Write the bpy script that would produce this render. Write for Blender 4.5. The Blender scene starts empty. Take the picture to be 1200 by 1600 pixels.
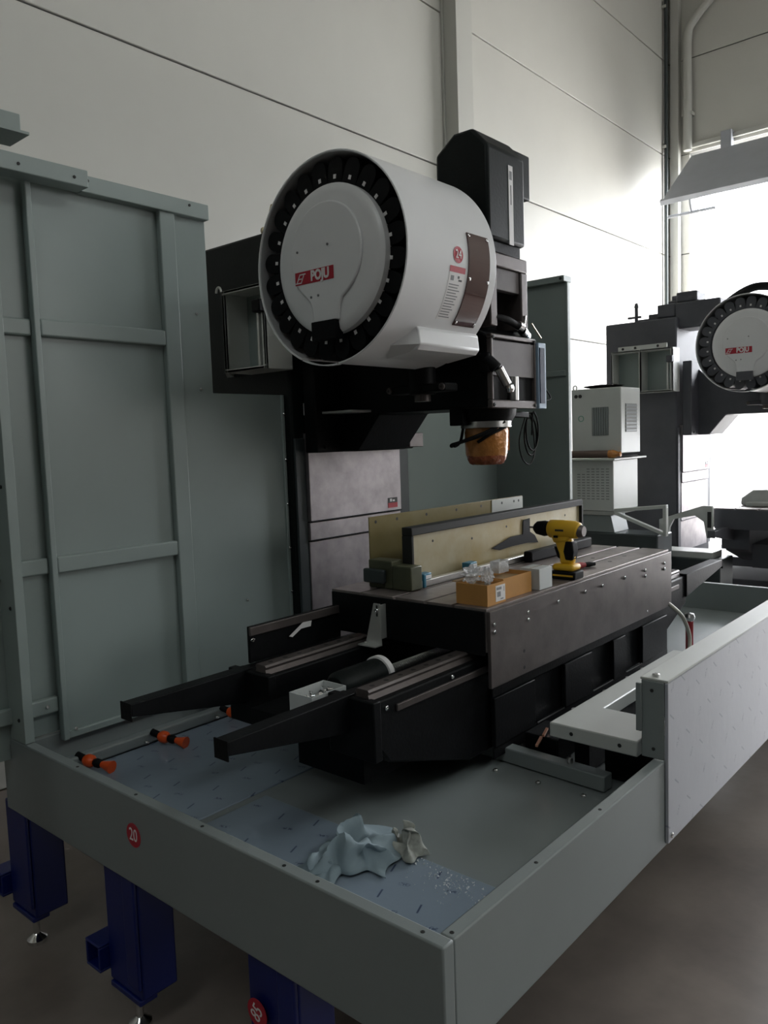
import bpy, bmesh, math, random
from mathutils import Vector, Matrix
random.seed(7)
R = math.radians
scene = bpy.context.scene
COL = scene.collection

# ------------------------------------------------------------------ camera
H = 1.62
yaw, pit, rol = 0.71437389, -0.08997463, 0.03447647
fw = Vector((math.cos(yaw)*math.cos(pit), math.sin(yaw)*math.cos(pit), math.sin(pit)))
rt = Vector((math.sin(yaw), -math.cos(yaw), 0)); dn = fw.cross(rt)
r2 = math.cos(rol)*rt + math.sin(rol)*dn
d2 = -math.sin(rol)*rt + math.cos(rol)*dn
cam = bpy.data.cameras.new('camera'); cam_o = bpy.data.objects.new('camera', cam); COL.objects.link(cam_o)
m = Matrix((r2, -d2, -fw)).transposed().to_4x4(); m.translation = (0, 0, H)
cam_o.matrix_world = m
cam.sensor_fit = 'HORIZONTAL'; cam.sensor_width = 36.0; cam.lens = 36.0*1241.447/1200.0
cam.clip_start = 0.02; cam.clip_end = 200
scene.camera = cam_o

# ------------------------------------------------------------------ world, sun, daylight
w = bpy.data.worlds.new('world'); scene.world = w; w.use_nodes = True
bg = w.node_tree.nodes['Background']
bg.inputs[0].default_value = (0.92, 0.95, 1.0, 1); bg.inputs[1].default_value = 25.0

def light(name, kind, energy, loc, target, color=(1, 1, 1), **kw):
    l = bpy.data.lights.new(name, kind); l.energy = energy; l.color = color
    for k, v in kw.items(): setattr(l, k, v)
    o = bpy.data.objects.new(name, l); COL.objects.link(o); o.location = loc
    o.rotation_euler = (Vector(target)-Vector(loc)).to_track_quat('-Z', 'Y').to_euler()
    return o
# low sun coming in through the open hall door
SUN_DIR = Vector((-0.46, 0.89, -0.55))
light('sun', 'SUN', 24.0, (14, -12, 12), Vector((14, -12, 12))+SUN_DIR, (1.0, 0.97, 0.92), angle=R(6))
# portal that tells the renderer where the open door is
pl = light('door_portal', 'AREA', 1.0, (10.3, 1.0, 2.47), (0, 1.0, 2.47), shape='RECTANGLE', size=5.2, size_y=4.94)
pl.data.cycles.is_portal = True
# daylight from roof glazing
for i, (sx, sy, e) in enumerate([(-4.5, -1.5, 155), (2.0, -5.5, 105), (7.0, -5.5, 215)]):
    light('roof_glazing_light', 'AREA', e, (sx, sy, 7.85), (sx, sy, 0), (0.92, 1.0, 0.985), shape='RECTANGLE', size=3.6, size_y=2.0)
light('front_fill_light', 'AREA', 300, (7.2, -11.8, 4.2), (7.2, 0, 4.2), (1.0, 0.99, 0.97), shape='RECTANGLE', size=5.0, size_y=3.0)  # added fill light in front of the closed wall, no window there

vs = scene.view_settings
vs.view_transform = 'Standard'; vs.look = 'None'; vs.gamma = 1.0; vs.use_curve_mapping = False
vs.exposure = -0.58

# ------------------------------------------------------------------ materials
def mat(name, col, rough=0.5, metal=0.0, var=0.0, vscale=6.0, bump=0.0, bscale=60.0, spec=0.5, trans=0.0, alpha=1.0, col2=None, coat=0.0):
    M = bpy.data.materials.new(name); M.use_nodes = True
    nt = M.node_tree; b = nt.nodes['Principled BSDF']
    b.inputs['Base Color'].default_value = (*col, 1); b.inputs['Roughness'].default_value = rough
    b.inputs['Metallic'].default_value = metal; b.inputs['Specular IOR Level'].default_value = spec
    b.inputs['Transmission Weight'].default_value = trans; b.inputs['Alpha'].default_value = alpha
    b.inputs['Coat Weight'].default_value = coat
    if var or bump:
        tc = nt.nodes.new('ShaderNodeNewGeometry')
    if var:
        n = nt.nodes.new('ShaderNodeTexNoise'); n.inputs['Scale'].default_value = vscale; n.inputs['Detail'].default_value = 5
        n.inputs['Roughness'].default_value = 0.6
        nt.links.new(tc.outputs['Position'], n.inputs['Vector'])
        rp = nt.nodes.new('ShaderNodeValToRGB')
        c2 = col2 if col2 else tuple(c*(1-var) for c in col)
        c1 = col if col2 else tuple(min(1, c*(1+var*0.6)) for c in col)
        rp.color_ramp.elements[0].position = 0.32; rp.color_ramp.elements[1].position = 0.68
        rp.color_ramp.elements[0].color = (*c2, 1); rp.color_ramp.elements[1].color = (*c1, 1)
        nt.links.new(n.outputs['Fac'], rp.inputs['Fac']); nt.links.new(rp.outputs['Color'], b.inputs['Base Color'])
    if bump:
        n2 = nt.nodes.new('ShaderNodeTexNoise'); n2.inputs['Scale'].default_value = bscale; n2.inputs['Detail'].default_value = 3
        nt.links.new(tc.outputs['Position'], n2.inputs['Vector'])
        bp = nt.nodes.new('ShaderNodeBump'); bp.inputs['Strength'].default_value = bump; bp.inputs['Distance'].default_value = 0.01
        nt.links.new(n2.outputs['Fac'], bp.inputs['Height']); nt.links.new(bp.outputs['Normal'], b.inputs['Normal'])
    return M

MT = {}
MT['wall'] = mat('wall_panel_paint', (0.60, 0.595, 0.55), 0.55, var=0.05, vscale=0.7, bump=0.03, bscale=5)
MT['liner'] = mat('grey_drum_liner', (0.42, 0.42, 0.43), 0.5)
MT['wall2'] = mat('shaded_hall_cladding', (0.16, 0.165, 0.16), 0.7, var=0.1)  # out-of-view walls, colour darkened to cut their bounce light
MT['post'] = mat('post_paint', (0.55, 0.55, 0.51), 0.5)
MT['joint'] = mat('joint_sealant', (0.16, 0.16, 0.15), 0.8)
MT['ceil'] = mat('ceiling_sheet', (0.55, 0.55, 0.52), 0.7, var=0.05)
MT['floor'] = mat('concrete_floor', (0.20, 0.168, 0.148), 0.33, var=0.35, vscale=1.6, bump=0.06, bscale=25, spec=0.5)
MT['ground'] = mat('outside_concrete', (0.55, 0.53, 0.5), 0.8, var=0.2, vscale=2)
MT['facade'] = mat('outside_facade', (0.75, 0.75, 0.76), 0.7, var=0.05)
MT['rail_out'] = mat('outside_ledge', (0.35, 0.36, 0.38), 0.7)
MT['doorp'] = mat('door_sheet', (0.42, 0.44, 0.48), 0.5, var=0.04)
MT['paint'] = mat('grey_machine_paint', (0.215, 0.24, 0.24), 0.38, var=0.05, vscale=3, bump=0.03, bscale=350)
MT['guard'] = mat('pale_green_grey_sheet', (0.27, 0.32, 0.305), 0.36, var=0.05, vscale=2.5)
MT['lgrey'] = mat('light_grey_paint', (0.52, 0.535, 0.51), 0.35, var=0.04, vscale=4)
MT['white'] = mat('white_magazine_plastic', (0.78, 0.78, 0.79), 0.3, var=0.03, vscale=4)
MT['black'] = mat('black_machine_paint', (0.005, 0.0055, 0.0065), 0.5, var=0.3, vscale=8, bump=0.08, bscale=90, spec=0.14)
MT['blackg'] = mat('greenish_black_paint', (0.008, 0.011, 0.011), 0.45, var=0.25, vscale=6, bump=0.06, bscale=80, spec=0.18)
MT['colpaint'] = mat('dark_slate_column_paint', (0.035, 0.045, 0.047), 0.42, var=0.2, vscale=6)
MT['hplate'] = mat('grey_brown_head_plate', (0.13, 0.115, 0.115), 0.55, 0.1, var=0.12, vscale=12, spec=0.3)
MT['veilgrey'] = mat('glare_veil_grey', (0.075, 0.077, 0.09), 0.5, var=0.15, vscale=5)  # glare veil put into the colour, for the far machine's black parts
MT['rubber'] = mat('black_rubber', (0.005, 0.005, 0.006), 0.6, spec=0.15)
MT['steel'] = mat('bright_steel', (0.62, 0.61, 0.6), 0.28, 1.0, var=0.1, vscale=20)
MT['chrome'] = mat('chrome', (0.8, 0.8, 0.8), 0.12, 1.0)
MT['dsteel'] = mat('ground_dark_steel', (0.12, 0.102, 0.098), 0.42, 0.5, var=0.25, vscale=9, bump=0.03, bscale=140)
MT['tabletop'] = mat('oiled_table_steel', (0.24, 0.205, 0.195), 0.38, 0.55, var=0.3, vscale=14)
MT['cover'] = mat('stainless_way_cover', (0.40, 0.365, 0.375), 0.42, 0.75, var=0.22, vscale=11, bump=0.03, bscale=50)
MT['oily'] = mat('oily_yellow_steel', (0.15, 0.11, 0.02), 0.4, 0.2, var=0.4, vscale=5, col2=(0.20, 0.165, 0.065))
MT['oily2'] = mat('oil_streaked_pale_steel', (0.40, 0.36, 0.25), 0.4, 0.2, var=0.4, vscale=3, col2=(0.27, 0.195, 0.055))
MT['olive'] = mat('olive_cast_end', (0.075, 0.08, 0.045), 0.45, 0.2, var=0.25, vscale=9)
MT['oxide'] = mat('dark_oxide_edge', (0.022, 0.022, 0.021), 0.55, 0.1, spec=0.25)
MT['orange'] = mat('orange_wrap_plastic', (0.50, 0.20, 0.045), 0.22, 0.15, var=0.35, vscale=18, bump=0.5, bscale=45, coat=0.4)
MT['amber'] = mat('red_amber_wrap_plastic', (0.36, 0.10, 0.04), 0.2, 0.1, var=0.4, vscale=25, bump=0.7, bscale=55, coat=0.4)
MT['nozzle'] = mat('orange_nozzle_plastic', (0.75, 0.09, 0.012), 0.35)
MT['blue'] = mat('blue_leg_paint', (0.002, 0.010, 0.12), 0.4, var=0.1)
MT['red'] = mat('red_print', (0.42, 0.012, 0.03), 0.4)
MT['redl'] = mat('red_plastic', (0.35, 0.03, 0.035), 0.4)
MT['print'] = mat('white_print', (0.78, 0.76, 0.76), 0.45)
MT['ink'] = mat('grey_print_ink', (0.22, 0.22, 0.23), 0.6)
MT['dark'] = mat('black_print', (0.02, 0.02, 0.02), 0.5)
MT['acrylic'] = mat('brown_acrylic_window', (0.075, 0.030, 0.028), 0.08, spec=0.7, coat=0.6)
MT['card'] = mat('cardboard', (0.50, 0.245, 0.065), 0.75, var=0.1, vscale=12)
MT['cardin'] = mat('cardboard_flap', (0.34, 0.22, 0.11), 0.8)
MT['wbox'] = mat('white_carton', (0.55, 0.57, 0.57), 0.6, var=0.04)
MT['bag'] = mat('clear_plastic', (0.85, 0.86, 0.88), 0.15, trans=0.55, alpha=0.75, bump=0.6, bscale=60)
MT['yellow'] = mat('yellow_tool_plastic', (0.72, 0.42, 0.02), 0.4)
MT['cloth'] = mat('crumpled_blue_grey_paper', (0.22, 0.285, 0.32), 0.75, var=0.12, vscale=14)
MT['cloth2'] = mat('stained_paper', (0.33, 0.34, 0.31), 0.75, var=0.5, vscale=22)
MT['chips'] = mat('metal_chips', (0.92, 0.94, 0.96), 0.25, 0.2)  # glitter put into the near-white base colour
MT['bluep'] = mat('pale_blue_panel_frame', (0.30, 0.40, 0.52), 0.4)
MT['navy'] = mat('dark_blue_panel', (0.015, 0.028, 0.062), 0.5, spec=0.2)
MT['brass'] = mat('brass_fitting', (0.45, 0.40, 0.28), 0.3, 0.9)
MT['brown'] = mat('brown_wrapped_roller', (0.10, 0.065, 0.05), 0.5)
MT['ltsteel'] = mat('galvanised_bracket', (0.55, 0.56, 0.54), 0.4, 0.5, var=0.1)
MT['copper'] = mat('copper_coloured_edge', (0.75, 0.38, 0.25), 0.3, 0.8)
MT['cream'] = mat('cream_hose', (0.62, 0.58, 0.5), 0.45)
MT['vent'] = mat('grey_vent_mesh', (0.20, 0.205, 0.20), 0.6)
MT['bclip'] = mat('teal_blue_plastic', (0.03, 0.17, 0.26), 0.4)

def film_mat(name, axes, base, ink):
    """protective film: pale sheet printed with scattered small dark dashes and smudges"""
    M = bpy.data.materials.new(name); M.use_nodes = True
    nt = M.node_tree; N = nt.nodes; L = nt.links; b = N['Principled BSDF']
    b.inputs['Roughness'].default_value = 0.3
    g = N.new('ShaderNodeNewGeometry'); sp = N.new('ShaderNodeSeparateXYZ'); L.new(g.outputs['Position'], sp.inputs[0])
    cb = N.new('ShaderNodeCombineXYZ'); L.new(sp.outputs[axes[0]], cb.inputs[0]); L.new(sp.outputs[axes[1]], cb.inputs[1])
    mp = N.new('ShaderNodeMapping'); mp.inputs['Rotation'].default_value = (0, 0, R(axes[2])); L.new(cb.outputs[0], mp.inputs[0])
    def mth(op, a, bb=None, clamp=False):
        n = N.new('ShaderNodeMath'); n.operation = op; n.use_clamp = clamp
        for i, s in enumerate((a, bb)):
            if s is None: continue
            if isinstance(s, (int, float)): n.inputs[i].default_value = s
            else: L.new(s, n.inputs[i])
        return n.outputs[0]
    def marks(scale, a, bb, off, soft):
        ad = N.new('ShaderNodeVectorMath'); ad.operation = 'ADD'; ad.inputs[1].default_value = off; L.new(mp.outputs[0], ad.inputs[0])
        v = N.new('ShaderNodeTexVoronoi'); v.voronoi_dimensions = '2D'; v.inputs['Scale'].default_value = scale; v.inputs['Randomness'].default_value = 0.35
        L.new(ad.outputs[0], v.inputs['Vector'])
        sb = N.new('ShaderNodeVectorMath'); sb.operation = 'SUBTRACT'; L.new(ad.outputs[0], sb.inputs[0]); L.new(v.outputs['Position'], sb.inputs[1])
        s = N.new('ShaderNodeSeparateXYZ'); L.new(sb.outputs[0], s.inputs[0])
        u = mth('ABSOLUTE', s.outputs[0]); ww = mth('ABSOLUTE', s.outputs[1])
        return mth('MULTIPLY', mth('DIVIDE', mth('SUBTRACT', a, u), soft, True), mth('DIVIDE', mth('SUBTRACT', bb, ww), soft, True))
    k1 = marks(7.5, 0.018, 0.0032, (0, 0, 0), 0.0018)
    k2 = marks(7.5, 0.008, 0.017, (0.06, 0.05, 0), 0.006)
    nz = N.new('ShaderNodeTexNoise'); nz.inputs['Scale'].default_value = 160; L.new(mp.outputs[0], nz.inputs['Vector'])
    k2 = mth('MULTIPLY', k2, mth('GREATER_THAN', nz.outputs['Fac'], 0.5))
    k = mth('MAXIMUM', mth('MULTIPLY', k1, 0.9), mth('MULTIPLY', k2, 0.85))
    n0 = N.new('ShaderNodeTexNoise'); n0.inputs['Scale'].default_value = 4; L.new(g.outputs['Position'], n0.inputs['Vector'])
    r0 = N.new('ShaderNodeValToRGB'); r0.color_ramp.elements[0].color = (*[c*0.9 for c in base], 1); r0.color_ramp.elements[1].color = (*[c*1.06 for c in base], 1)
    L.new(n0.outputs['Fac'], r0.inputs[0])
    mx = N.new('ShaderNodeMix'); mx.data_type = 'RGBA'; L.new(k, mx.inputs[0]); L.new(r0.outputs[0], mx.inputs[6]); mx.inputs[7].default_value = (*ink, 1)
    L.new(mx.outputs[2], b.inputs['Base Color'])
    n2 = N.new('ShaderNodeTexNoise'); n2.inputs['Scale'].default_value = 22; L.new(g.outputs['Position'], n2.inputs['Vector'])
    bp = N.new('ShaderNodeBump'); bp.inputs['Strength'].default_value = 0.06; bp.inputs['Distance'].default_value = 0.01
    L.new(n2.outputs[0], bp.inputs['Height']); L.new(bp.outputs[0], b.inputs['Normal'])
    return M
MT['filmf'] = film_mat('printed_protective_film_tray', (0, 1, -20), (0.225, 0.278, 0.34), (0.025, 0.04, 0.10))
MT['filmp'] = film_mat('printed_protective_film_panel', (0, 2, 35), (0.40, 0.415, 0.46), (0.22, 0.235, 0.29))

# ------------------------------------------------------------------ mesh helpers
ORG = {}
class MB:
    def __init__(s): s.v = []; s.f = []
    def add(s, vs, fs):
        o = len(s.v); s.v += [Vector(q) for q in vs]; s.f += [tuple(i+o for i in f) for f in fs]; return s
    def box(s, x0, x1, y0, y1, z0, z1):
        return s.add([(x, y, z) for z in (z0, z1) for y in (y0, y1) for x in (x0, x1)],
                     [(0, 2, 3, 1), (4, 5, 7, 6), (0, 1, 5, 4), (2, 6, 7, 3), (0, 4, 6, 2), (1, 3, 7, 5)])
    def obox(s, c, ax, ay, az, hx, hy, hz):
        c = Vector(c); ax, ay, az = Vector(ax).normalized(), Vector(ay).normalized(), Vector(az).normalized()
        return s.add([c+ax*(i*hx)+ay*(j*hy)+az*(k*hz) for k in (-1, 1) for j in (-1, 1) for i in (-1, 1)],
                     [(0, 2, 3, 1), (4, 5, 7, 6), (0, 1, 5, 4), (2, 6, 7, 3), (0, 4, 6, 2), (1, 3, 7, 5)])
    def prism(s, pts, ax, a, b):
        """pts in the two other axes (cyclic order kept xyz), extruded along ax from a to b"""
        n = len(pts)
        def P(p, h): return {'x': (h, p[0], p[1]), 'y': (p[0], h, p[1]), 'z': (p[0], p[1], h)}[ax]
        vs = [P(p, a) for p in pts]+[P(p, b) for p in pts]
        fs = [tuple(range(n))[::-1], tuple(range(n, 2*n))]+[(i, (i+1) % n, n+(i+1) % n, n+i) for i in range(n)]
        return s.add(vs, fs)
    def frame(s, outer, inner, ax, a, b):
        """flat ring plate: outer and inner rectangles (u0,u1,v0,v1), built from four boxes"""
        (u0, u1, v0, v1), (p0, p1, q0, q1) = outer, inner
        for (A, B, Cc, D) in ((u0, u1, v0, q0), (u0, u1, q1, v1), (u0, p0, q0, q1), (p1, u1, q0, q1)):
            if B-A < 1e-5 or D-Cc < 1e-5: continue
            if ax == 'x': s.box(a, b, A, B, Cc, D)
            elif ax == 'y': s.box(A, B, a, b, Cc, D)
            else: s.box(A, B, Cc, D, a, b)
        return s
    def cyl(s, p0, p1, r0, r1=None, n=24, cap=True):
        r1 = r0 if r1 is None else r1
        p0, p1 = Vector(p0), Vector(p1); d = (p1-p0).normalized()
        u = d.orthogonal().normalized(); v = d.cross(u)
        vs = [p0+(u*math.cos(2*math.pi*i/n)+v*math.sin(2*math.pi*i/n))*r0 for i in range(n)] + \
             [p1+(u*math.cos(2*math.pi*i/n)+v*math.sin(2*math.pi*i/n))*r1 for i in range(n)]
        fs = [(i, (i+1) % n, n+(i+1) % n, n+i) for i in range(n)]
        if cap: fs += [tuple(range(n))[::-1], tuple(range(n, 2*n))]
        return s.add(vs, fs)
    def lathe(s, prof, org, axis='z', n=40, closed=False, jit=None):
        """prof: list of (r, h) revolved about axis through org"""
        vs = []; k = len(prof)
        for i in range(n):
            a = 2*math.pi*i/n; c, sn = math.cos(a), math.sin(a)
            for j, (r, h) in enumerate(prof):
                rr = r*(jit(a, j) if jit else 1)
                p = {'z': (rr*c, rr*sn, h), 'x': (h, rr*c, rr*sn), 'y': (rr*sn, h, rr*c)}[axis]
                vs.append(Vector(org)+Vector(p))
        fs = []
        for i in range(n):
            q = (i+1) % n
            for j in range(k-1 if not closed else k):
                j2 = (j+1) % k
                fs.append((i*k+j, q*k+j, q*k+j2, i*k+j2))
        if not closed:
            if prof[0][0] > 1e-6: fs.append(tuple(i*k for i in range(n))[::-1])
            if prof[-1][0] > 1e-6: fs.append(tuple(i*k+k-1 for i in range(n)))
        return s.add(vs, fs)
    def tube(s, path, r, n=10, cap=True):
        path = [Vector(p) for p in path]; rings = []
        t0 = (path[1]-path[0]).normalized(); u = t0.orthogonal().normalized()
        for i, p in enumerate(path):
            t = (path[min(i+1, len(path)-1)]-path[max(i-1, 0)]).normalized()
            u = (u-t*u.dot(t)).normalized(); v = t.cross(u)
            rr = r[i] if isinstance(r, (list, tuple)) else r
            rings.append([p+(u*math.cos(2*math.pi*k/n)+v*math.sin(2*math.pi*k/n))*rr for k in range(n)])
        vs = [q for ring in rings for q in ring]; fs = []
        for i in range(len(path)-1):
            for k in range(n):
                fs.append((i*n+k, i*n+(k+1) % n, (i+1)*n+(k+1) % n, (i+1)*n+k))
        if cap: fs += [tuple(range(n))[::-1], tuple(range((len(path)-1)*n, len(path)*n))]
        return s.add(vs, fs)
    def build(s, name, m, parent=None, bevel=0.0, smooth=True, seg=2):
        org = ORG.get(parent.name, Vector()) if parent else Vector()
        me = bpy.data.meshes.new(name); me.from_pydata([tuple(v-org) for v in s.v], [], s.f); me.validate()
        bm = bmesh.new(); bm.from_mesh(me); bmesh.ops.recalc_face_normals(bm, faces=bm.faces); bm.to_mesh(me); bm.free()
        me.materials.append(MT[m] if isinstance(m, str) else m)
        if smooth:
            for p in me.polygons: p.use_smooth = True
            me.set_sharp_from_angle(angle=R(38))
        o = bpy.data.objects.new(name, me); COL.objects.link(o)
        if parent: o.parent = parent; ORG[o.name] = org
        else: ORG[o.name] = Vector()
        if bevel:
            bv = o.modifiers.new('bevel', 'BEVEL'); bv.width = bevel; bv.segments = seg; bv.limit_method = 'ANGLE'; bv.angle_limit = R(40)
        return o

def tag(o, label=None, cat=None, group=None, kind=None):
    if label: o['label'] = label
    if cat: o['category'] = cat
    if group: o['group'] = group
    if kind: o['kind'] = kind
    return o
def thing(name, label, cat, loc, group=None):
    o = bpy.data.objects.new(name, None); COL.objects.link(o); o.location = loc; ORG[o.name] = Vector(loc)
    o.empty_display_size = 0.05
    return tag(o, label, cat, group)
def struct(o): return tag(o, kind='structure')
def arc(c, r, a0, a1, n, plane='xz'):
    out = []
    for i in range(n+1):
        a = R(a0+(a1-a0)*i/n); u, v = r*math.cos(a), r*math.sin(a)
        d = {'xz': (u, 0, v), 'yz': (0, u, v), 'xy': (u, v, 0)}[plane]
        out.append(Vector(c)+Vector(d))
    return out
def smooth_path(pts, n=8):
    pts = [Vector(p) for p in pts]; P = [pts[0]*2-pts[1]]+pts+[pts[-1]*2-pts[-2]]; out = []
    for i in range(1, len(P)-2):
        for k in range(n):
            t = k/n
            out.append(0.5*((2*P[i])+(P[i+1]-P[i-1])*t+(2*P[i-1]-5*P[i]+4*P[i+1]-P[i+2])*t*t+(3*P[i]-P[i-1]-3*P[i+1]+P[i+2])*t**3))
    out.append(pts[-1]); return out

# shared bolt head
BM_ = {}
def bolt(parent, pos, nrm, r=0.007, h=0.006, m='chrome', name='bolt'):
    key = (r, h, m)
    if key not in BM_:
        b = MB().lathe([(r, 0), (r, h*0.7), (r*0.75, h), (r*0.45, h), (r*0.42, h*0.55)], (0, 0, 0), 'z', 12)
        o = b.build('bolt_head', m); BM_[key] = o.data; bpy.data.objects.remove(o)
    o = bpy.data.objects.new(name, BM_[key]); COL.objects.link(o)
    o.parent = parent; o.location = Vector(pos)-ORG[parent.name]
    o.rotation_euler = Vector(nrm).to_track_quat('Z', 'Y').to_euler(); return o

def text_mesh(body, size, shear=0.0, bold=0.0):
    cu = bpy.data.curves.new('lettering', 'FONT'); cu.body = body; cu.size = size; cu.align_x = 'CENTER'; cu.align_y = 'CENTER'
    cu.shear = shear; cu.offset = bold; cu.extrude = 0.0004; cu.resolution_u = 3
    o = bpy.data.objects.new('lettering', cu); COL.objects.link(o)
    dg = bpy.context.evaluated_depsgraph_get(); dg.update()
    me = bpy.data.meshes.new_from_object(o.evaluated_get(dg)); bpy.data.objects.remove(o); return me
def text(name, body, size, m, parent, pos, right, up, **kw):
    sx = kw.pop('sx', 1.0)
    me = text_mesh(body, size, **kw)
    rg = Vector(right).normalized(); u = Vector(up).normalized(); nn = rg.cross(u); org = ORG[parent.name]
    for v in me.vertices:
        v.co = Vector(pos)-org+rg*(v.co.x*sx)+u*v.co.y+nn*v.co.z
    me.materials.clear(); me.materials.append(MT[m])
    o = bpy.data.objects.new(name, me); COL.objects.link(o); o.parent = parent; ORG[o.name] = org; return o

def copy_tree(o, parent=None, skip=()):
    c = o.copy(); COL.objects.link(c); c.parent = parent
    ORG[c.name] = ORG.get(o.name, Vector())
    for ch in list(o.children):
        if ch.name.split('.')[0] in skip: continue
        copy_tree(ch, c, skip)
    return c

# ================================================================== SETTING
YW, XW, ZC = 3.85, 10.0, 8.0
struct(MB().box(-12, 10.3, -12, YW+0.2, -0.15, 0).build('floor', 'floor', smooth=False))
tag(struct(MB().box(10.3, 40, -30, 30, -0.18, -0.01).build('ground', 'ground', smooth=False)))
struct(MB().box(-12.2, 10.3, -12.2, YW+0.2, ZC, ZC+0.2).build('ceiling', 'ceil', smooth=False))
struct(MB().box(-12.2, -12, -12, YW+0.2, 0, ZC).build('wall_left', 'wall2', smooth=False))
struct(MB().box(-12.2, 10.3, -12.2, -12, 0, ZC).build('wall_front', 'wall2', smooth=False))
wb = struct(MB().box(-12, 10.3, YW+0.02, YW+0.2, 0, ZC).build('wall_back', 'joint', smooth=False))
rows = [0.0, 0.21, 1.39, 2.57, 3.76, 4.935, 6.03, 7.2, ZC]
for z0, z1 in zip(rows[:-1], rows[1:]):
    for x0, x1 in ((-12, -0.9), (-0.9, 5.43), (5.43, XW)):
        MB().box(x0+0.004, x1-0.004, YW, YW+0.02, z0+0.006, z1-0.006).build('panel', 'wall', wb, bevel=0.005, smooth=False)
wr = struct(MB().box(XW+0.02, XW+0.3, -12, -1.6, 0, ZC).box(XW+0.02, XW+0.3, 3.60, YW+0.2, 0, 4.94).box(XW+0.02, XW+0.3, -1.6, YW+0.2, 4.94, ZC).build('wall_right', 'joint', smooth=False))
for z0, z1 in zip(rows[:-1], rows[1:]):
    MB().box(XW, XW+0.02, -12, -1.6, z0+0.006, z1-0.006).build('panel', 'wall', wr, bevel=0.005, smooth=False)
    if z1 < 4.94: MB().box(XW, XW+0.02, 3.60, YW, z0+0.006, z1-0.006).build('panel', 'wall', wr, bevel=0.005, smooth=False)
    if z0 > 4.9: MB().box(XW, XW+0.02, -1.594, YW, z0+0.006, z1-0.006).build('panel', 'wall', wr, bevel=0.005, smooth=False)
# steel post against the back wall
tp = MB().box(5.31, 5.56, YW-0.02, YW-0.001, 0, ZC).box(5.325, 5.545, YW-0.14, YW-0.02, 0, ZC)
struct(tp.build('trim_1', 'post', bevel=0.004))
struct(MB().box(9.90, 9.998, 3.70, 3.80, 0, ZC).build('trim_2', 'post', bevel=0.004))
# wall pipes in the corner
t = thing('conduit_pipe', 'thin dark vertical conduit pipe in the hall corner', 'pipe', (9.80, 3.815, 0))
MB().cyl((9.80, 3.81, 0), (9.80, 3.81, ZC), 0.022, n=12).build('pipe', 'colpaint', t)
for z in (1.2, 3.0, 5.0, 6.6): MB().box(9.765, 9.835, 3.80, 3.849, z, z+0.03).build('clamp', 'post', t)
t = thing('downpipe', 'pale bent pipe running down beside the bright doorway', 'pipe', (9.9, 3.52, 4.95))
MB().tube(smooth_path([(9.93, 3.60, 4.95), (9.93, 3.60, 5.6), (9.93, 3.60, 6.25), (9.93, 3.52, 6.42), (9.93, 3.3, 6.62), (9.93, 2.9, 6.95), (9.93, 2.6, 7.2)], 6), 0.05, 12).build('pipe', 'post', t)
MB().box(9.90, 9.999, 3.54, 3.66, 5.35, 5.39).build('clamp', 'post', t)
# tilting door panel, swung inwards under the lintel
D = thing('door_1', None, None, (9.9, 1.0, 4.85)); D['kind'] = 'structure'
a0, a1 = Vector((9.93, 0, 4.86)), Vector((9.02, 0, 4.16)); dd = (a1-a0).normalized(); nn = Vector((-dd.z, 0, dd.x))
L_ = (a1-a0).length
for i in range(4):
    ya, yb = 3.55-i*1.27, 3.55-(i+1)*1.27+0.012
    MB().obox(a0+dd*(L_/2)+Vector((0, (ya+yb)/2, 0)), dd, (0, 1, 0), nn, L_/2, (ya-yb)/2, 0.022).build('panel', 'doorp', D, bevel=0.006)
MB().obox(a1+Vector((0, 1.0, 0))-nn*0.0, dd, (0, 1, 0), nn, 0.025, 2.57, 0.03).build('bottom_rail', 'doorp', D, bevel=0.005)
MB().obox(a1+Vector((0.06, 3.25, -0.16)), (0, 1, 0), dd, nn, 0.26, 0.02, 0.012).build('handle_bar', 'doorp', D, bevel=0.006)
MB().cyl(a1+Vector((0.0, 3.25, -0.02)), a1+Vector((0.06, 3.25, -0.16)), 0.012, n=10).build('handle_stem', 'doorp', D)
for y in (3.15, 1.6, 0.2, -1.2): MB().box(9.90, 9.998, y-0.06, y+0.06, 4.84, 5.06).build('hinge_bracket', 'doorp', D, bevel=0.004)
struct(MB().box(9.955, 9.999, -1.62, 3.62, 4.98, 5.03).build('trim_3', 'post', bevel=0.004))
# bright yard outside
f = thing('yard_building', 'sunlit pale building across the yard outside the open door', 'building', (24, 4, 0))
MB().box(24, 30, -16, 20, -0.02, 5.6).build('facade', 'facade', f)
for i in range(26): MB().box(23.93, 24.0, -15.5+i*1.35, -15.5+i*1.35+0.10, 2.6, 5.6).build('rib', 'facade', f)
MB().box(23.8, 24.0, -16, 20, 5.6, 5.78).build('ledge', 'rail_out', f)

# ================================================================== CHIP TRAY (light grey pan on blue legs)
T = thing('chip_tray', 'large grey sheet metal chip tray standing on blue legs under the machine', 'tray', (2.9, 1.65, 0.0))
X0, X1, Y0, Y1, ZB, ZT = 1.05, 4.72, 0.808, 2.56, 0.484, 0.726
FZ = 0.57
MB().box(X0, X0+0.033, Y0, Y1, ZB, ZT).build('side_wall', 'paint', T, bevel=0.004)
MB().box(X1-0.033, X1, Y0, Y1, ZB, ZT).build('side_wall', 'paint', T, bevel=0.004)
MB().box(X0+0.033, X1-0.033, Y0, Y0+0.033, ZB, ZT).build('front_wall', 'paint', T, bevel=0.004)
for xa, xb in ((X0+0.033, 2.21), (3.02, X1-0.033)): MB().box(xa, xb, 2.495, 2.52, ZB, 0.70).build('rear_wall', 'paint', T, bevel=0.006)
MB().box(X0+0.033, 2.21, 2.455, 2.495, FZ, 0.612).build('rear_ledge', 'paint', T, bevel=0.008, seg=3)
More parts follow.
